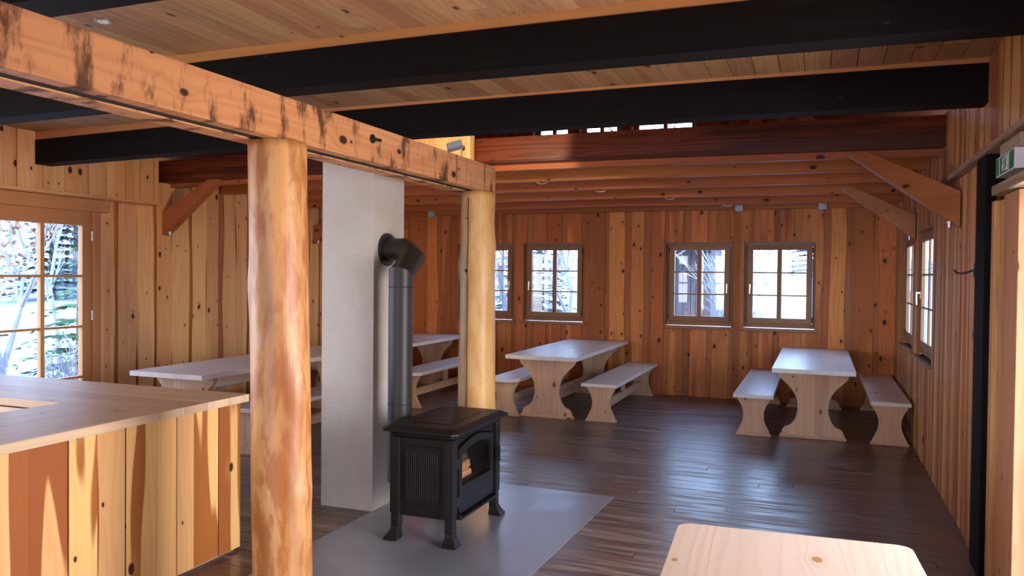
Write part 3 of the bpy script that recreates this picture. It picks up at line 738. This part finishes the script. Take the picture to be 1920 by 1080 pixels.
# corner legs with flared feet
for sx in (-1, 1):
    for sy in (-1, 1):
        lg = MB(); cx, cy = sx * .19, sy * .35; w = .033
        def sq(w_, ox, oy): return [(cx + ox - w_, cy + oy - w_), (cx + ox + w_, cy + oy - w_), (cx + ox + w_, cy + oy + w_), (cx + ox - w_, cy + oy + w_)]
        fx, fy = sx * .012, sy * .012
        loft(lg, [(sq(.046, fx * 1.4, fy * 1.6), 0), (sq(.047, fx * 1.4, fy * 1.6), .012), (sq(.040, fx, fy), .028), (sq(.031, fx * .5, fy * .5), .055), (sq(.026, 0, 0), .085), (sq(.031, 0, 0), .092), (sq(.028, 0, 0), .10), (sq(.028, 0, 0), .17), (sq(w, 0, 0), .175), (sq(w, 0, 0), .66)])
        lg.build('leg', M['stove'], stv, bevel=.006)
# front (facing +x): surround, door with arched top, glass, ash lip, handle
fr = MB(); X0 = .185
fr.box(X0, X0 + .012, -.32, -.285, .18, .655); fr.box(X0, X0 + .012, .285, .32, .18, .655)
arch = [(-.285, .655)] + [(-.285 + .57 * k / 14, .598 + .045 * math.sin(PI * k / 14)) for k in range(15)] + [(.285, .655)]
fr.prism(arch, X0, X0 + .012, 'x'); fr.box(X0, X0 + .012, -.285, .285, .18, .20)
fr.build('front_frame', M['stove'], stv, bevel=.002)
dr = MB(); Dx0, Dx1 = X0 + .004, X0 + .030
N = 14; oz = lambda k: .590 + .046 * math.sin(PI * k / N); iz = lambda k: .545 + .043 * math.sin(PI * k / N)
for k in range(N):   # arched head of the door
    a, b = -.28 + .56 * k / N, -.28 + .56 * (k + 1) / N; c, d = -.235 + .47 * k / N, -.235 + .47 * (k + 1) / N
    dr.hexa([(Dx0, c, iz(k)), (Dx1, c, iz(k)), (Dx0, d, iz(k + 1)), (Dx1, d, iz(k + 1)), (Dx0, a, oz(k)), (Dx1, a, oz(k)), (Dx0, b, oz(k + 1)), (Dx1, b, oz(k + 1))], 1)
dr.hexa([(Dx0, -.28, .31), (Dx1, -.28, .31), (Dx0, -.235, .345), (Dx1, -.235, .345), (Dx0, -.28, .59), (Dx1, -.28, .59), (Dx0, -.235, .545), (Dx1, -.235, .545)], 2)
dr.hexa([(Dx0, .235, .345), (Dx1, .235, .345), (Dx0, .28, .31), (Dx1, .28, .31), (Dx0, .235, .545), (Dx1, .235, .545), (Dx0, .28, .59), (Dx1, .28, .59)], 2)
dr.prism([(-.28, .31), (-.235, .345), (.235, .345), (.28, .31), (.28, .20), (.265, .185), (-.265, .185), (-.28, .20)], Dx0, Dx1, 'x')
door = dr.build('door', M['stove'], stv)
gp = [(-.238, .342), (.238, .342)] + [(.238 - .476 * k / 14, .548 + .043 * math.sin(PI * k / 14)) for k in range(15)]
g = MB(); g.prism(gp, X0 + .012, X0 + .016, 'x'); g.build('pane', M['stove_glass'], door)
h = MB(); h.box(Dx1 - .002, Dx1 + .035, .292, .306, .475, .495); h.box(Dx1 + .025, Dx1 + .042, .29, .308, .40, .50); h.build('door_handle', M['stove'], door, bevel=.003)
for zz in (.26, .50): MB().tube([(Dx1 - .005, -.288, zz - .03), (Dx1 - .005, -.288, zz + .03)], .009, 8).build('hinge', M['stove'], door)
lp = MB(); lp.prism([(-.30, .15), (-.30, .165), (.30, .165), (.30, .15)], X0 - .005, X0 + .06, 'x'); lp.prism([(-.305, .15), (-.305, .185), (-.29, .185), (-.29, .15)], X0, X0 + .06, 'x')
lp.build('ash_lip', M['stove'], stv, bevel=.006)
gr = MB()
for k in range(16): yy = -.22 + .44 * k / 15; gr.box(.150, .158, yy - .004, yy + .004, .275, .358)
gr.box(.148, .16, -.24, .24, .30, .312); gr.build('log_guard', M['iron'], stv)
# firewood inside the stove, own things
for k, (y_, z_, x_, rz, tilt, lab) in enumerate(((-.10, .300, .165, .06, .0, 'split log lying lowest behind the stove glass'), (-.12, .352, .155, -.05, .0, 'pale split log lying on the lowest one in the stove'),
                                       (-.09, .406, .145, .12, .0, 'pale split log laid across the others in the stove'), (-.14, .462, .14, .0, .0, 'bark-sided log on top of the stack in the stove'))):
    lg = MB(); w = .032; lg.prism([(-w, -.5 * w), (w, -.7 * w), (w * .8, w * .7), (-.3 * w, w)], -.10, .10, 'y', grain=1)
    o = lg.build('firewood_log', M['firebark'] if k == 3 else M['log_split'], bevel=.003)
    o.location = (SX + x_ - .062, SY + y_ + .13, .004 + z_); o.rotation_euler = (tilt, 0, rz); tag(o, lab, 'firewood', 'firewood in the stove')

fp = empty('flue_pipe', (0, 0, 0)); tag(fp, 'dark grey flue pipe rising behind the stove and bending into the chimney', 'pipe')
PX, PY = -2.672, 4.78
P = [(-2.928, 5.03, 1.865), (-2.76, 5.03, 1.865), (-2.668, 4.975, 1.79), (PX, PY, 1.63), (PX, PY, .30)]
rp = .083
MB().tube([(PX, PY, .36), (PX, PY, 1.60)], rp, 32).build('straight_pipe', M['pipe'], fp)
e = MB(); e.tube([P[0], (-2.785, 5.03, 1.865), (-2.685, 4.965, 1.80), (PX, PY, 1.69), (PX, PY, 1.60)], rp, 32, split=True)
eo = e.build('elbow', M['pipe'], fp)
for z_ in (1.598, .80): MB().tube([(PX, PY, z_), (PX, PY, z_ + .006)], rp + .0015, 32).build('pipe_seam', M['groove'], fp)
s = MB(); s.tube([(-2.931, 5.03, 1.865), (-2.916, 5.03, 1.865)], .118, 36); s.build('wall_rosette', M['pipe'], fp, bevel=.003)
s = MB(); s.tube([(PX, PY, .36), (PX + .10, PY, .36), (PX + .17, PY, .36)], .065, 24); s.tube([(PX, PY, .27), (PX, PY, .37)], rp, 24); s.build('rear_connector', M['pipe'], fp)

# ------------------------------------------------------------------ trestle tables and benches
def outline(prof, top, bot):
    """prof: (z, halfwidth)"""
    return [(-w, z) for z, w in reversed(prof)] + [(w, z) for z, w in prof]
def smooth_prof(keys, n=40):
    out = []
    for i in range(len(keys) - 1):
        (z0, w0), (z1, w1) = keys[i], keys[i + 1]
        k = max(1, int((z1 - z0) / .025))
        for j in range(k): t = j / k; out.append((z0 + (z1 - z0) * t, w0 + (w1 - w0) * t))
    out.append(keys[-1]); return out
TKEYS = [(0, .325), (.035, .325), (.0351, .31), (.06, .305), (.095, .29), (.115, .27), (.125, .235), (.15, .205), (.19, .178), (.25, .158), (.32, .15), (.39, .155), (.45, .175), (.51, .21), (.56, .255), (.60, .30), (.625, .325), (.65, .34), (.70, .345)]
BKEYS = [(0, .175), (.03, .175), (.0301, .165), (.06, .155), (.10, .135), (.15, .112), (.20, .104), (.25, .105), (.30, .118), (.34, .138), (.365, .155), (.38, .165), (.41, .168)]
def planked(m, keys, y0, y1, nb):
    """trestle leg glued up from nb vertical boards: each with its own grain"""
    W_ = max(w for z, w in keys) + .001; pr = smooth_prof(keys)
    ed = [-W_ + 2 * W_ * (k + (random.uniform(-.15, .15) if 0 < k < nb else 0)) / nb for k in range(nb + 1)]
    for k in range(nb):
        r = random.random(); off = (random.uniform(0, 60), random.uniform(0, 60)); xa, xb = ed[k], ed[k + 1]
        for (z0, w0), (z1, w1) in zip(pr, pr[1:]):
            if z1 - z0 < .0005: continue
            l0, r0, l1, r1 = max(xa, -w0), min(xb, w0), max(xa, -w1), min(xb, w1)
            if r0 <= l0 and r1 <= l1: continue
            if r0 < l0: l0 = r0 = (w0 if xa > 0 else -w0)
            if r1 < l1: l1 = r1 = (w1 if xa > 0 else -w1)
            m.hexa([(l0, y0, z0), (r0, y0, z0), (l0, y1, z0), (r0, y1, z0), (l1, y0, z1), (r1, y0, z1), (l1, y1, z1), (r1, y1, z1)], 2, rnd=r, off=off)
def make_table(W_, L_, label, group, corner=0., topmat='table_top', nb=5):
    root = empty('trestle_table'); tag(root, label, 'table', group)
    t = MB(); h = .75
    if corner:
        t.prism([(p[0], p[1]) for p in rr2(W_ / 2, L_ / 2, corner)], h - .045, h, 'z', grain=1)
    else:
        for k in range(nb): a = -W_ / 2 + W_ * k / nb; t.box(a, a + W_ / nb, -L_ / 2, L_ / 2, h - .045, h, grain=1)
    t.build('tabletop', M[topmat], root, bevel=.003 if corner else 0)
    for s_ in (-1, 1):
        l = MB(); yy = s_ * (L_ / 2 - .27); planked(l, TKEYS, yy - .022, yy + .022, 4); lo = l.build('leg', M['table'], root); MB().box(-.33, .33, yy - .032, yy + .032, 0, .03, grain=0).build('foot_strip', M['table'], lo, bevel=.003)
    b = MB(); b.box(-.03, .03, -(L_ / 2 - .292), L_ / 2 - .292, .16, .30, grain=1); b.build('stretcher', M['table'], root, bevel=.003)
    for s_ in (-1, 1):
        yy = s_ * (L_ / 2 - .33)
        MB().box(-.30, .30, yy - .02, yy + .02, h - .115, h - .046, grain=0).build('cleat', M['table'], root, bevel=.003)
    return root
def rr2(hx, hy, r_, n_=6):
    P = []
    for (sx, sy, a0) in ((1, 1, 0), (-1, 1, 90), (-1, -1, 180), (1, -1, 270)):
        for k in range(n_ + 1): a = R(a0 + 90 * k / n_); P.append((sx * (hx - r_) + r_ * math.cos(a), sy * (hy - r_) + r_ * math.sin(a)))
    return P
def make_bench(W_, L_, label, group, cl=0, cr_=0):
    root = empty('trestle_bench'); tag(root, label, 'bench', group)
    hx, hy, h = W_ / 2, L_ / 2, .45
    P = []
    P += [(-hx + cl, -hy), (hx - cr_, -hy)] + ([(hx, -hy + cr_ * 1.1)] if cr_ else []) + [(hx, hy - cr_ * 1.1)] + ([(hx - cr_, hy)] if cr_ else []) + [(-hx + cl, hy)] + ([(-hx, hy - cl * 1.1)] if cl else []) + ([(-hx, -hy + cl * 1.1)] if cl else [])
    if not cl: P = P + [(-hx, hy)] if (-hx, hy) not in P else P
    if not cl and (-hx, -hy) not in P: P = P + [(-hx, -hy)]
    Q = []
    for p in P:
        if p not in Q: Q.append(p)
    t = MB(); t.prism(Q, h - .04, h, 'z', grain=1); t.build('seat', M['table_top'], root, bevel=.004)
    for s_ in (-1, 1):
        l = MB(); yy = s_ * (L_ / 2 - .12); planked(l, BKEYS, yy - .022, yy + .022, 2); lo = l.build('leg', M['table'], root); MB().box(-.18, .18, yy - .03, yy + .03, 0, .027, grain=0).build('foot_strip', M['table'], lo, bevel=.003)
    b = MB(); b.box(-.02, .02, -(hy - .142), hy - .142, .12, .215, grain=1); b.build('stretcher', M['table'], root, bevel=.003)
    b = MB(); b.box(-.022, .022, -.03, .03, .216, h - .041, grain=2); b.build('middle_support', M['table'], root, bevel=.002)
    for s_ in (-1, 1):
        b = MB(); yy = s_ * (hy - .142)
        b.prism([(yy, h - .041), (yy - s_ * .26, h - .041), (yy - s_ * .22, h - .10), (yy - s_ * .10, h - .13), (yy - s_ * .03, h - .20), (yy, h - .20)], -.018, .018, 'x', grain=2)
        b.build('bracket', M['table'], root, bevel=.002)
    return root
TG, BG = 'trestle tables in the hall', 'trestle benches beside the tables'
def at(o, x, y, rz=0): o.location = (x, y, 0); o.rotation_euler = (0, 0, rz); return o
at(make_table(.80, 2.60, 'pale trestle table nearest the right wall, between two benches', TG), -.045, 9.90)
at(make_table(.86, 2.62, 'large pale trestle table in the middle, below the second back window', TG), -2.99, 9.93)
at(make_table(.92, 2.35, 'pale trestle table half hidden behind the yellowish log post and flue pipe', TG), -5.53, 9.97)
at(make_table(.86, 2.95, 'pale trestle table behind the counter by the left wall', TG), -5.62, 7.12)
at(make_bench(.41, 2.55, 'pale bench left of the table nearest the right wall', BG), -.635, 9.95)
at(make_bench(.37, 2.45, 'shaded reddish bench standing against the right wall', BG), .685, 9.95)
at(make_bench(.42, 2.42, 'pale bench right of the middle table, its end towards the open floor', BG), -2.33, 9.98)
at(make_bench(.38, 2.45, 'pale bench with clipped corner between the yellowish log post and the middle table', BG, 0, .09), -3.50, 9.93)
at(make_bench(.42, 2.40, 'bench seen between flue pipe and yellowish log post', BG, .05, .09), -4.83, 9.92)
at(make_bench(.40, 2.40, 'bench behind the half hidden back left table', BG), -6.33, 9.95)
at(make_bench(.40, 2.85, 'bench peeking out between counter end and near log post', BG), -4.89, 7.24)
at(make_bench(.38, 2.85, 'bench along the left wall behind the table next to the counter', BG), -6.4, 7.24)
ft = make_table(.81, 1.9, 'light wooden table with rounded corners at the bottom edge of the picture', 'front table', .05, 'front_table')
del ft['group']
at(ft, -.03, 2.14, .06)

# ------------------------------------------------------------------ counter
ct = empty('serving_counter', (-3.27, 0, 0)); tag(ct, 'wooden serving counter clad in wavy two-tone boards, with well in the worktop', 'counter')
m = MB()
ws = [(3.885, 3.70), (3.70, 3.50), (3.50, 3.375), (3.375, 3.23), (3.23, 3.03), (3.03, 2.86), (2.86, 2.70), (2.70, 2.50), (2.50, 2.28), (2.28, 2.08), (2.08, 1.85), (1.85, 1.6), (1.6, 1.4), (1.4, 1.15), (1.15, .9), (.9, .7), (.7, .5)]
for k, (a, b) in enumerate(ws):
    dx = .012 if k % 2 else 0
    m.box(-.03 - dx, -dx * .5, b + .0015, a - .0015, .02, .9, grain=2)
m.build('front_cladding', M['counter'], ct, bevel=.002)
m = MB(); x = -.03
while x > -2.85:
    w = random.uniform(.16, .24); m.box(max(x - w, -2.9) + .001, x - .001, 3.875, 3.90, .02, .9, grain=2); x -= w
m.build('end_cladding', M['counter'], ct, bevel=.002)
m = MB(); m.box(-.7, -.035, .5, 3.87, 0.0, .9, grain=1); m.box(-2.9, -.7, 3.32, 3.87, 0.0, .9, grain=0); m.build('carcass', M['old_wood'], ct)
m = MB()
for k in range(4): a = 3.215 + .176 * k; m.box(-2.92, .035, a + .0007, a + .1753, .905, .95, grain=0)
for k in range(4): a = -.695 + .1825 * k; m.box(a + .0007, a + .1818, .4, 3.2145, .905, .95, grain=1)
m.build('worktop', M['counter_top'], ct, bevel=.0015)
m = MB(); m.box(-2.7, -.705, 3.22, 3.315, .845, .895, grain=0); m.box(-2.7, -.705, 2.2, 3.215, .30, .33, grain=1); m.build('well_shelf', M['counter_top'], ct, bevel=.002)

# ------------------------------------------------------------------ right wall: black post, casing, exit sign, hook
m = MB(); m.box(.862, .955, 5.12, 5.40, 0, 2.398, grain=2)
o = m.build('corner_post', M['black_beam'], bevel=.004); tag(o, 'black charred upright post on the right wall by the exit sign', 'post')
hk = MB(); pts = [(.885, 5.115, 1.765), (.885, 5.09, 1.765)]
hk.box(.868, .876, 5.38, 5.40, 1.70, 1.80) if False else None
hp = [(.862, 5.40, 1.745), (.845, 5.40, 1.745), (.825, 5.41, 1.735), (.80, 5.43, 1.728), (.775, 5.46, 1.732), (.765, 5.475, 1.748)]
hk.tube(hp, .006, 8); hk.tube([(.862, 5.395, 1.745), (.855, 5.395, 1.745)], .02, 12); hk.box(.856, .862, 5.385, 5.405, 1.70, 1.79)
o = hk.build('coat_hook', M['iron']); tag(o, 'small iron coat hook screwed to the black post', 'hook')
# door casing boards near the frame edge
o = MB().box(.915, .98, 5.02, 5.115, 0, 2.2, grain=2).build('trim_5', M['brown_beam'], bevel=.003); struct(o)
o = MB().box(.875, .98, 4.93, 5.015, 0, 2.12, grain=2).build('trim_6', M['casing'], bevel=.004); struct(o)
o = MB().box(.90, .98, 4.62, 4.925, 0, 2.12, grain=2).build('trim_7', M['casing'], bevel=.004); struct(o)
o = MB().box(.86, .98, 4.30, 4.615, 0, 2.12, grain=2).build('trim_8', M['casing'], bevel=.004); struct(o)
m = MB(); m.box(.82, .98, 3.6, 4.72, 2.125, 2.175, grain=1); o = m.build('trim_9', M['old_wood'], bevel=.006); struct(o)
# exit sign: long box, green face towards the room
ex = empty('exit_sign', (.853, 4.585, 2.225)); tag(ex, 'green and white emergency exit sign box high on the right wall', 'sign')
MB().box(.0, .11, -.21, .21, 0, .10).build('housing', M['white_plastic'], ex, bevel=.003)
g = MB(); g.box(-.003, -.0005, -.203, .203, .006, .092); face = g.build('sign_face', M['green'], ex)
pc = MB()   # seen from the room: arrow on the left (far end, +y), running man on the right
def sbox(y0_, y1_, z0_, z1_): pc.box(-.0045, -.0031, -y1_, -y0_, z0_, z1_)     # s = -y : to the right in the picture
def spoly(P_): pc.prism([(-a, b) for a, b in P_], -.0045, -.0031, 'x')

sbox(-.040, -.026, .040, .084); spoly([(-.062, .044), (-.004, .044), (-.033, .014)])
pc.build('arrow', M['sign_white'], face)
for q in (-.110, .100): MB().box(-.0045, -.0031, -q - .003, -q + .003, .006, .092).build('stripe', M['sign_white'], face)
MB().box(-.0045, -.0031, -.080, -.010, .012, .086).build('pictogram', M['sign_white'], face)
mn = MB()
def mpoly(P_): mn.prism([(-a, b) for a, b in P_], -.0058, -.0046, 'x')
mpoly([(.046 + .006 * math.cos(q * PI / 4), .074 + .006 * math.sin(q * PI / 4)) for q in range(8)])
mpoly([(.036, .064), (.050, .067), (.048, .046), (.038, .044)]); mpoly([(.038, .046), (.048, .046), (.062, .034), (.056, .028), (.046, .037)]); mpoly([(.038, .048), (.044, .040), (.030, .026), (.018, .028), (.018, .033), (.028, .033)])
mpoly([(.050, .066), (.052, .060), (.064, .056), (.066, .062)]); mpoly([(.038, .065), (.028, .058), (.022, .046), (.026, .044), (.034, .054)])
mn.build('running_man', M['green'], face)
m = MB(); m.box(.87, .98, 4.36, 4.80, 2.327, 2.395, grain=1); o = m.build('sign_block', M['old_wood'], bevel=.003); tag(o, 'grey-beige timber block between ledge and exit sign', 'block')

# ------------------------------------------------------------------ small fittings
dl = empty('downlight', (-3.495, 3.09, ZC + .045)); tag(dl, 'small round chrome downlight in the ceiling at upper left', 'lamp')
r_ = MB(); r_.tube([(0, 0, -.006), (0, 0, 0)], .045, 28); r_.build('bezel', M['steel'], dl, bevel=.002)
r_ = MB(); r_.tube([(0, 0, -.010), (0, 0, -.004)], .026, 24); r_.build('lens', M['sign_white'], dl)
fl = empty('floodlight', (-2.645, 5.56, 2.535)); tag(fl, 'small grey floodlight standing on the long beam, lighting the boarded panel', 'lamp')
h = MB(); hm_ = Matrix.Translation((0, 0, .15)) @ Matrix.Rotation(R(-18), 4, 'Y') @ Matrix.Rotation(R(20), 4, 'Z')
h.box(-.06, .06, -.05, .05, -.028, .022, mat=hm_); h.build('lamp_housing', M['grey_plastic'], fl, bevel=.006)
h = MB(); h.box(-.05, .05, .051, .054, -.022, .016, mat=hm_); h.build('lamp_glass', M['lamp'], fl)
h = MB(); h.tube([(-.045, 0, 0), (-.06, 0, .06), (-.06, 0, .145)], .005, 8); h.tube([(.045, 0, 0), (.06, 0, .05), (.06, 0, .135)], .005, 8); h.box(-.05, .05, -.01, .01, 0, .006); h.build('bracket', M['steel'], fl)
spd = bpy.data.lights.new('floodlight_beam', 'SPOT'); spd.energy = 70; spd.color = (1, .80, .52); spd.spot_size = R(110); spd.shadow_soft_size = .04
spo = bpy.data.objects.new('floodlight_beam', spd); COL.objects.link(spo); spo.location = (-2.70, 5.68, 2.68); spo.rotation_euler = (Vector((-3.45, 6.86, 2.98)) - spo.location).to_track_quat('-Z', 'Y').to_euler()
# boarded panel above, beside the chimney
m = MB(); x = -4.5
while x < -3.12:
    w = random.uniform(.12, .18); x1_ = min(x + w, -3.10); m.box(x + .001, x1_ - .001, 6.86, 6.89 + random.uniform(0, .012), 2.62, 3.9, grain=2); x = x1_ + .0
m.box(-4.5, -3.10, 6.905, 6.96, 2.62, 3.9, grain=2)
tag(m.build('boarded_panel', M['pine_left']), 'light vertical board panel above the long beam beside the dark-stained beam', 'panel')
# cable on the long beam end and junction boxes
for k, (x, y, z, lab) in enumerate(((-1.02, 11.0, 2.60, 'small grey junction box on the last joist, centre of the back wall'), (.02, 11.0, 2.60, 'small grey junction box on the last joist, above the rightmost back window'), (-5.62, 11.0, 2.60, 'small grey junction box on the last joist, between chimney and yellowish log post'))):
    m = MB(); m.box(x - .05, x + .05, y - .025, y + .028, z - .03, z + .05); m.tube([(x, y, z - .045), (x, y, z - .03)], .012, 10)
    tag(m.build('junction_box', M['grey_plastic'], bevel=.004), lab, 'junction box', 'junction boxes on the joist')

# ------------------------------------------------------------------ outside
m = MB(); N = 60
def gz(x, y):
    z = -.45
    if y > YB: z += .9 * min(1, max(0, (y - 13.5) / 7)) * (1 if x > -3.0 else .35) + .14 * noise.noise(Vector((x * .25, y * .25, 0)))
    if y > 18: z += (y - 18) * .05
    if x < -9: z += min(.9, (-9 - x) * .06) + .1 * noise.noise(Vector((x * .3, y * .3, 4)))
    return z
xs = [-60 + 120 * i / 90 for i in range(91)]; ys = [-30 + 100 * i / 80 for i in range(81)]
for y in ys:
    for x in xs: m.v.append((x, y, gz(x, y)))
for j in range(80):
    for i in range(90):
        a = j * 91 + i; m._face([a, a + 1, a + 92, a + 91], [(0, 0)] * 4, .5, 0, True)
o = m.build('snowy_ground', M['snow']); o['kind'] = 'structure'

def bare_tree(name, x, y, h, r0, label, mat='frost', seed=1, depth=5, spread=.55, leaves=0, stems=1, group='frosted trees outside', cat='tree'):
    rnd = random.Random(seed); m = MB(); tips = []
    def grow(p, d, L, r, k):
        n = 3; pts = [p]; rs = [r]; dd = d.copy()
        for i in range(n):
            dd = (dd + Vector((rnd.uniform(-1, 1), rnd.uniform(-1, 1), rnd.uniform(-.5, .8))) * .16).normalized(); p = p + dd * L / n; pts.append(p); rs.append(r * (1 - .35 * (i + 1) / n))
        m.tube(pts, rs, 6 if r > .02 else 4, caps=False, rnd=.5)
        tips.append(p)
        if k <= 0: return
        for j in range(rnd.choice((2, 3, 3))):
            ax = Vector((rnd.uniform(-1, 1), rnd.uniform(-1, 1), rnd.uniform(-.2, .6))).normalized()
            nd = (dd + ax * spread * rnd.uniform(.7, 1.5)).normalized(); q = rnd.choice(pts[1:])
            grow(q, nd, L * rnd.uniform(.62, .82), max(.006, r * .62), k - 1)
    for s_ in range(stems):
        a = rnd.uniform(0, 6.28); d = Vector((math.cos(a) * .35, math.sin(a) * .35, 1)).normalized() if stems > 1 else Vector((.03, 0, 1))
        grow(Vector((x, y, gz(x, y) - .1)), d, h * .42, r0, depth)
    o = m.build(name, M[mat]); tag(o, label, cat, group)
    if leaves:
        l = MB()
        for t in tips:
            for q in range(leaves):
                c = t + Vector((rnd.uniform(-1, 1), rnd.uniform(-1, 1), rnd.uniform(-1, 1))) * .16; a = Vector((rnd.uniform(-1, 1), rnd.uniform(-1, 1), rnd.uniform(-1, 1))).normalized() * .045; b = a.orthogonal().normalized() * .03
                i0 = len(l.v); l.v.extend([tuple(c + a), tuple(c + b), tuple(c - a), tuple(c - b)]); l._face([i0, i0 + 1, i0 + 2, i0 + 3], [(0, 0)] * 4, .5)
        lo = l.build('foliage', M['frost_leaf'], o)
    return o
def conifer(x, y, h, r, label, mat='needle', seed=1, group='conifers outside'):
    rnd = random.Random(seed); root = empty('conifer_tree', (x, y, gz(x, y))); tag(root, label, 'tree', group)
    MB().tube([(0, 0, -.1), (0, 0, h)], [r * .07, .02], 8).build('trunk', M['bark'], root)
    m = MB(); L = int(h / .26)
    for k in range(L):
        z = .3 + (h - .4) * k / L; rr_ = r * (1 - k / L) + .06; nb = max(5, int(12 * (1 - k / L) + 4))
        for q in range(nb):
            a = 2 * PI * (q + rnd.uniform(-.3, .3)) / nb + k; ln = rr_ * rnd.uniform(.65, 1.15); d = Vector((math.cos(a), math.sin(a), 0)); sd_ = Vector((-d.y, d.x, 0))
            nt = max(4, int(ln / .11))
            for w in range(nt):
                t = (w + .6) / nt; c = d * ln * t + Vector((0, 0, z - .22 * ln * t * t + rnd.uniform(-.03, .03)))
                for sg in (-1, 1):
                    tw = (1.15 - t) * ln * .30 + .05; e_ = (d * .75 + sd_ * sg * rnd.uniform(.5, 1.)).normalized() * tw + Vector((0, 0, rnd.uniform(-.07, .02))); wv = e_.cross(Vector((0, 0, 1))).normalized() * tw * .13 + Vector((0, 0, rnd.uniform(-.02, .02)))
                    i0 = len(m.v); m.v.extend([tuple(c), tuple(c + e_ * .5 + wv), tuple(c + e_), tuple(c + e_ * .5 - wv)]); m._face([i0, i0 + 1, i0 + 2, i0 + 3], [(0, 0)] * 4, .5)
    m.build('foliage', M[mat], root); return root
# seen through the glazed door
bare_tree('frosted_tree', -10.6, 7.75, 4.6, .07, 'frosted tree with pinkish dry leaves right outside the glazed door', seed=4, depth=5, leaves=3, spread=.6)
bare_tree('frosted_tree', -12.6, 10.2, 4.2, .05, 'frosted leafless tree farther out through the glazed door', seed=8, depth=4)
conifer(-10.9, 9.2, 2.7, 1.15, 'small green spruce right of the leafy tree outside the door', 'needle_near', 5)
bare_tree('frosted_shrub', -10.2, 7.0, 1.3, .015, 'low frosted shrub close outside the left of the glazed door', seed=12, depth=4, stems=7, spread=.7, group='frosted shrubs outside', cat='shrub')
bare_tree('frosted_shrub', -9.9, 8.2, 1.15, .015, 'low frosted shrub below the small green spruce', seed=14, depth=4, stems=8, spread=.7, group='frosted shrubs outside', cat='shrub')
labs = ['conifer far beyond the glazed door, left one', 'conifer far beyond the glazed door, second one', 'conifer far beyond the glazed door, third one', 'conifer far beyond the glazed door, right one']
for k, (x, y) in enumerate(((-24, 12), (-25, 15.6), (-24, 19.2), (-27, 22.6))): conifer(x, y, 8 + k % 2, 1.65, labs[k], 'needle', 20 + k)
# beyond the back wall
bare_tree('frosted_tree', -6.3, 16.5, 5.0, .10, 'pale trunked frosted tree outside the leftmost back window', 'bark', 31, 5, .5)
bare_tree('frosted_tree', -4.9, 15.4, 4.4, .06, 'densely branched frosted tree outside the second back window', 'frost', 33, 6, .6)
bare_tree('frosted_tree', -3.85, 17.8, 5.2, .11, 'birch trunk outside left part of the third back window', 'bark', 36, 4, .4)
bare_tree('frosted_shrub', -1.55, 16.4, 2.7, .035, 'frosted multi-stemmed shrub outside the rightmost back window', 'frost', 41, 4, .35, stems=6, group='frosted shrubs outside', cat='shrub')
bare_tree('frosted_shrub', -2.6, 15.7, .9, .012, 'low frosted twigs before the shed', 'frost', 43, 3, .6, stems=6, group='frosted shrubs outside', cat='shrub')
labs = ['icy green conifer behind the leftmost back window tree', 'icy green conifer behind the second back window, left', 'icy green conifer behind the second back window, right', 'icy green conifer left of the shed']
for k, (x, y) in enumerate(((-9.9, 20.3), (-8.0, 22.9), (-7.1, 18.9), (-12.2, 23.4))): conifer(x, y, 6.5, 1.4, labs[k], 'needle', 50 + k)
labs = ['bluish far conifer %s' % s_ for s_ in ('at the left end of the row on the hill', 'second in the row on the hill', 'third in the row on the hill', 'fourth in the row on the hill', 'fifth in the row on the hill', 'sixth in the row on the hill', 'at the right end of the row on the hill')]
for k in range(7): conifer(-11 + k * 3.5, 44 + (k % 3), 6.5 + k % 2, 1.4, labs[k], 'far_forest', 70 + k, group='far row of conifers')
# shed with vertical boards
sh = empty('wooden_shed', (-4.0, 20.6, gz(-4.0, 20.6) - .2)); tag(sh, 'grey wooden shed with vertical boards and snowy roof outside the third back window', 'shed')
m = MB()
x = -1.6
while x < 1.35: w = random.uniform(.13, .2); m.box(x, x + w - .012, random.uniform(-.03, 0), .05, 0, 2.75, grain=2); x += w
m.box(-1.6, 1.35, .05, 3., 0, 2.7, grain=2); m.build('board_wall', M['shed'], sh)
m = MB(); m.hexa([(-2.2, -.5, 2.74), (1.7, -.5, 2.60), (-2.2, 3.3, 2.95), (1.7, 3.3, 2.81), (-2.2, -.5, 2.84), (1.7, -.5, 2.70), (-2.2, 3.3, 3.05), (1.7, 3.3, 2.91)], 0); m.build('snowy_roof', M['snow'], sh)
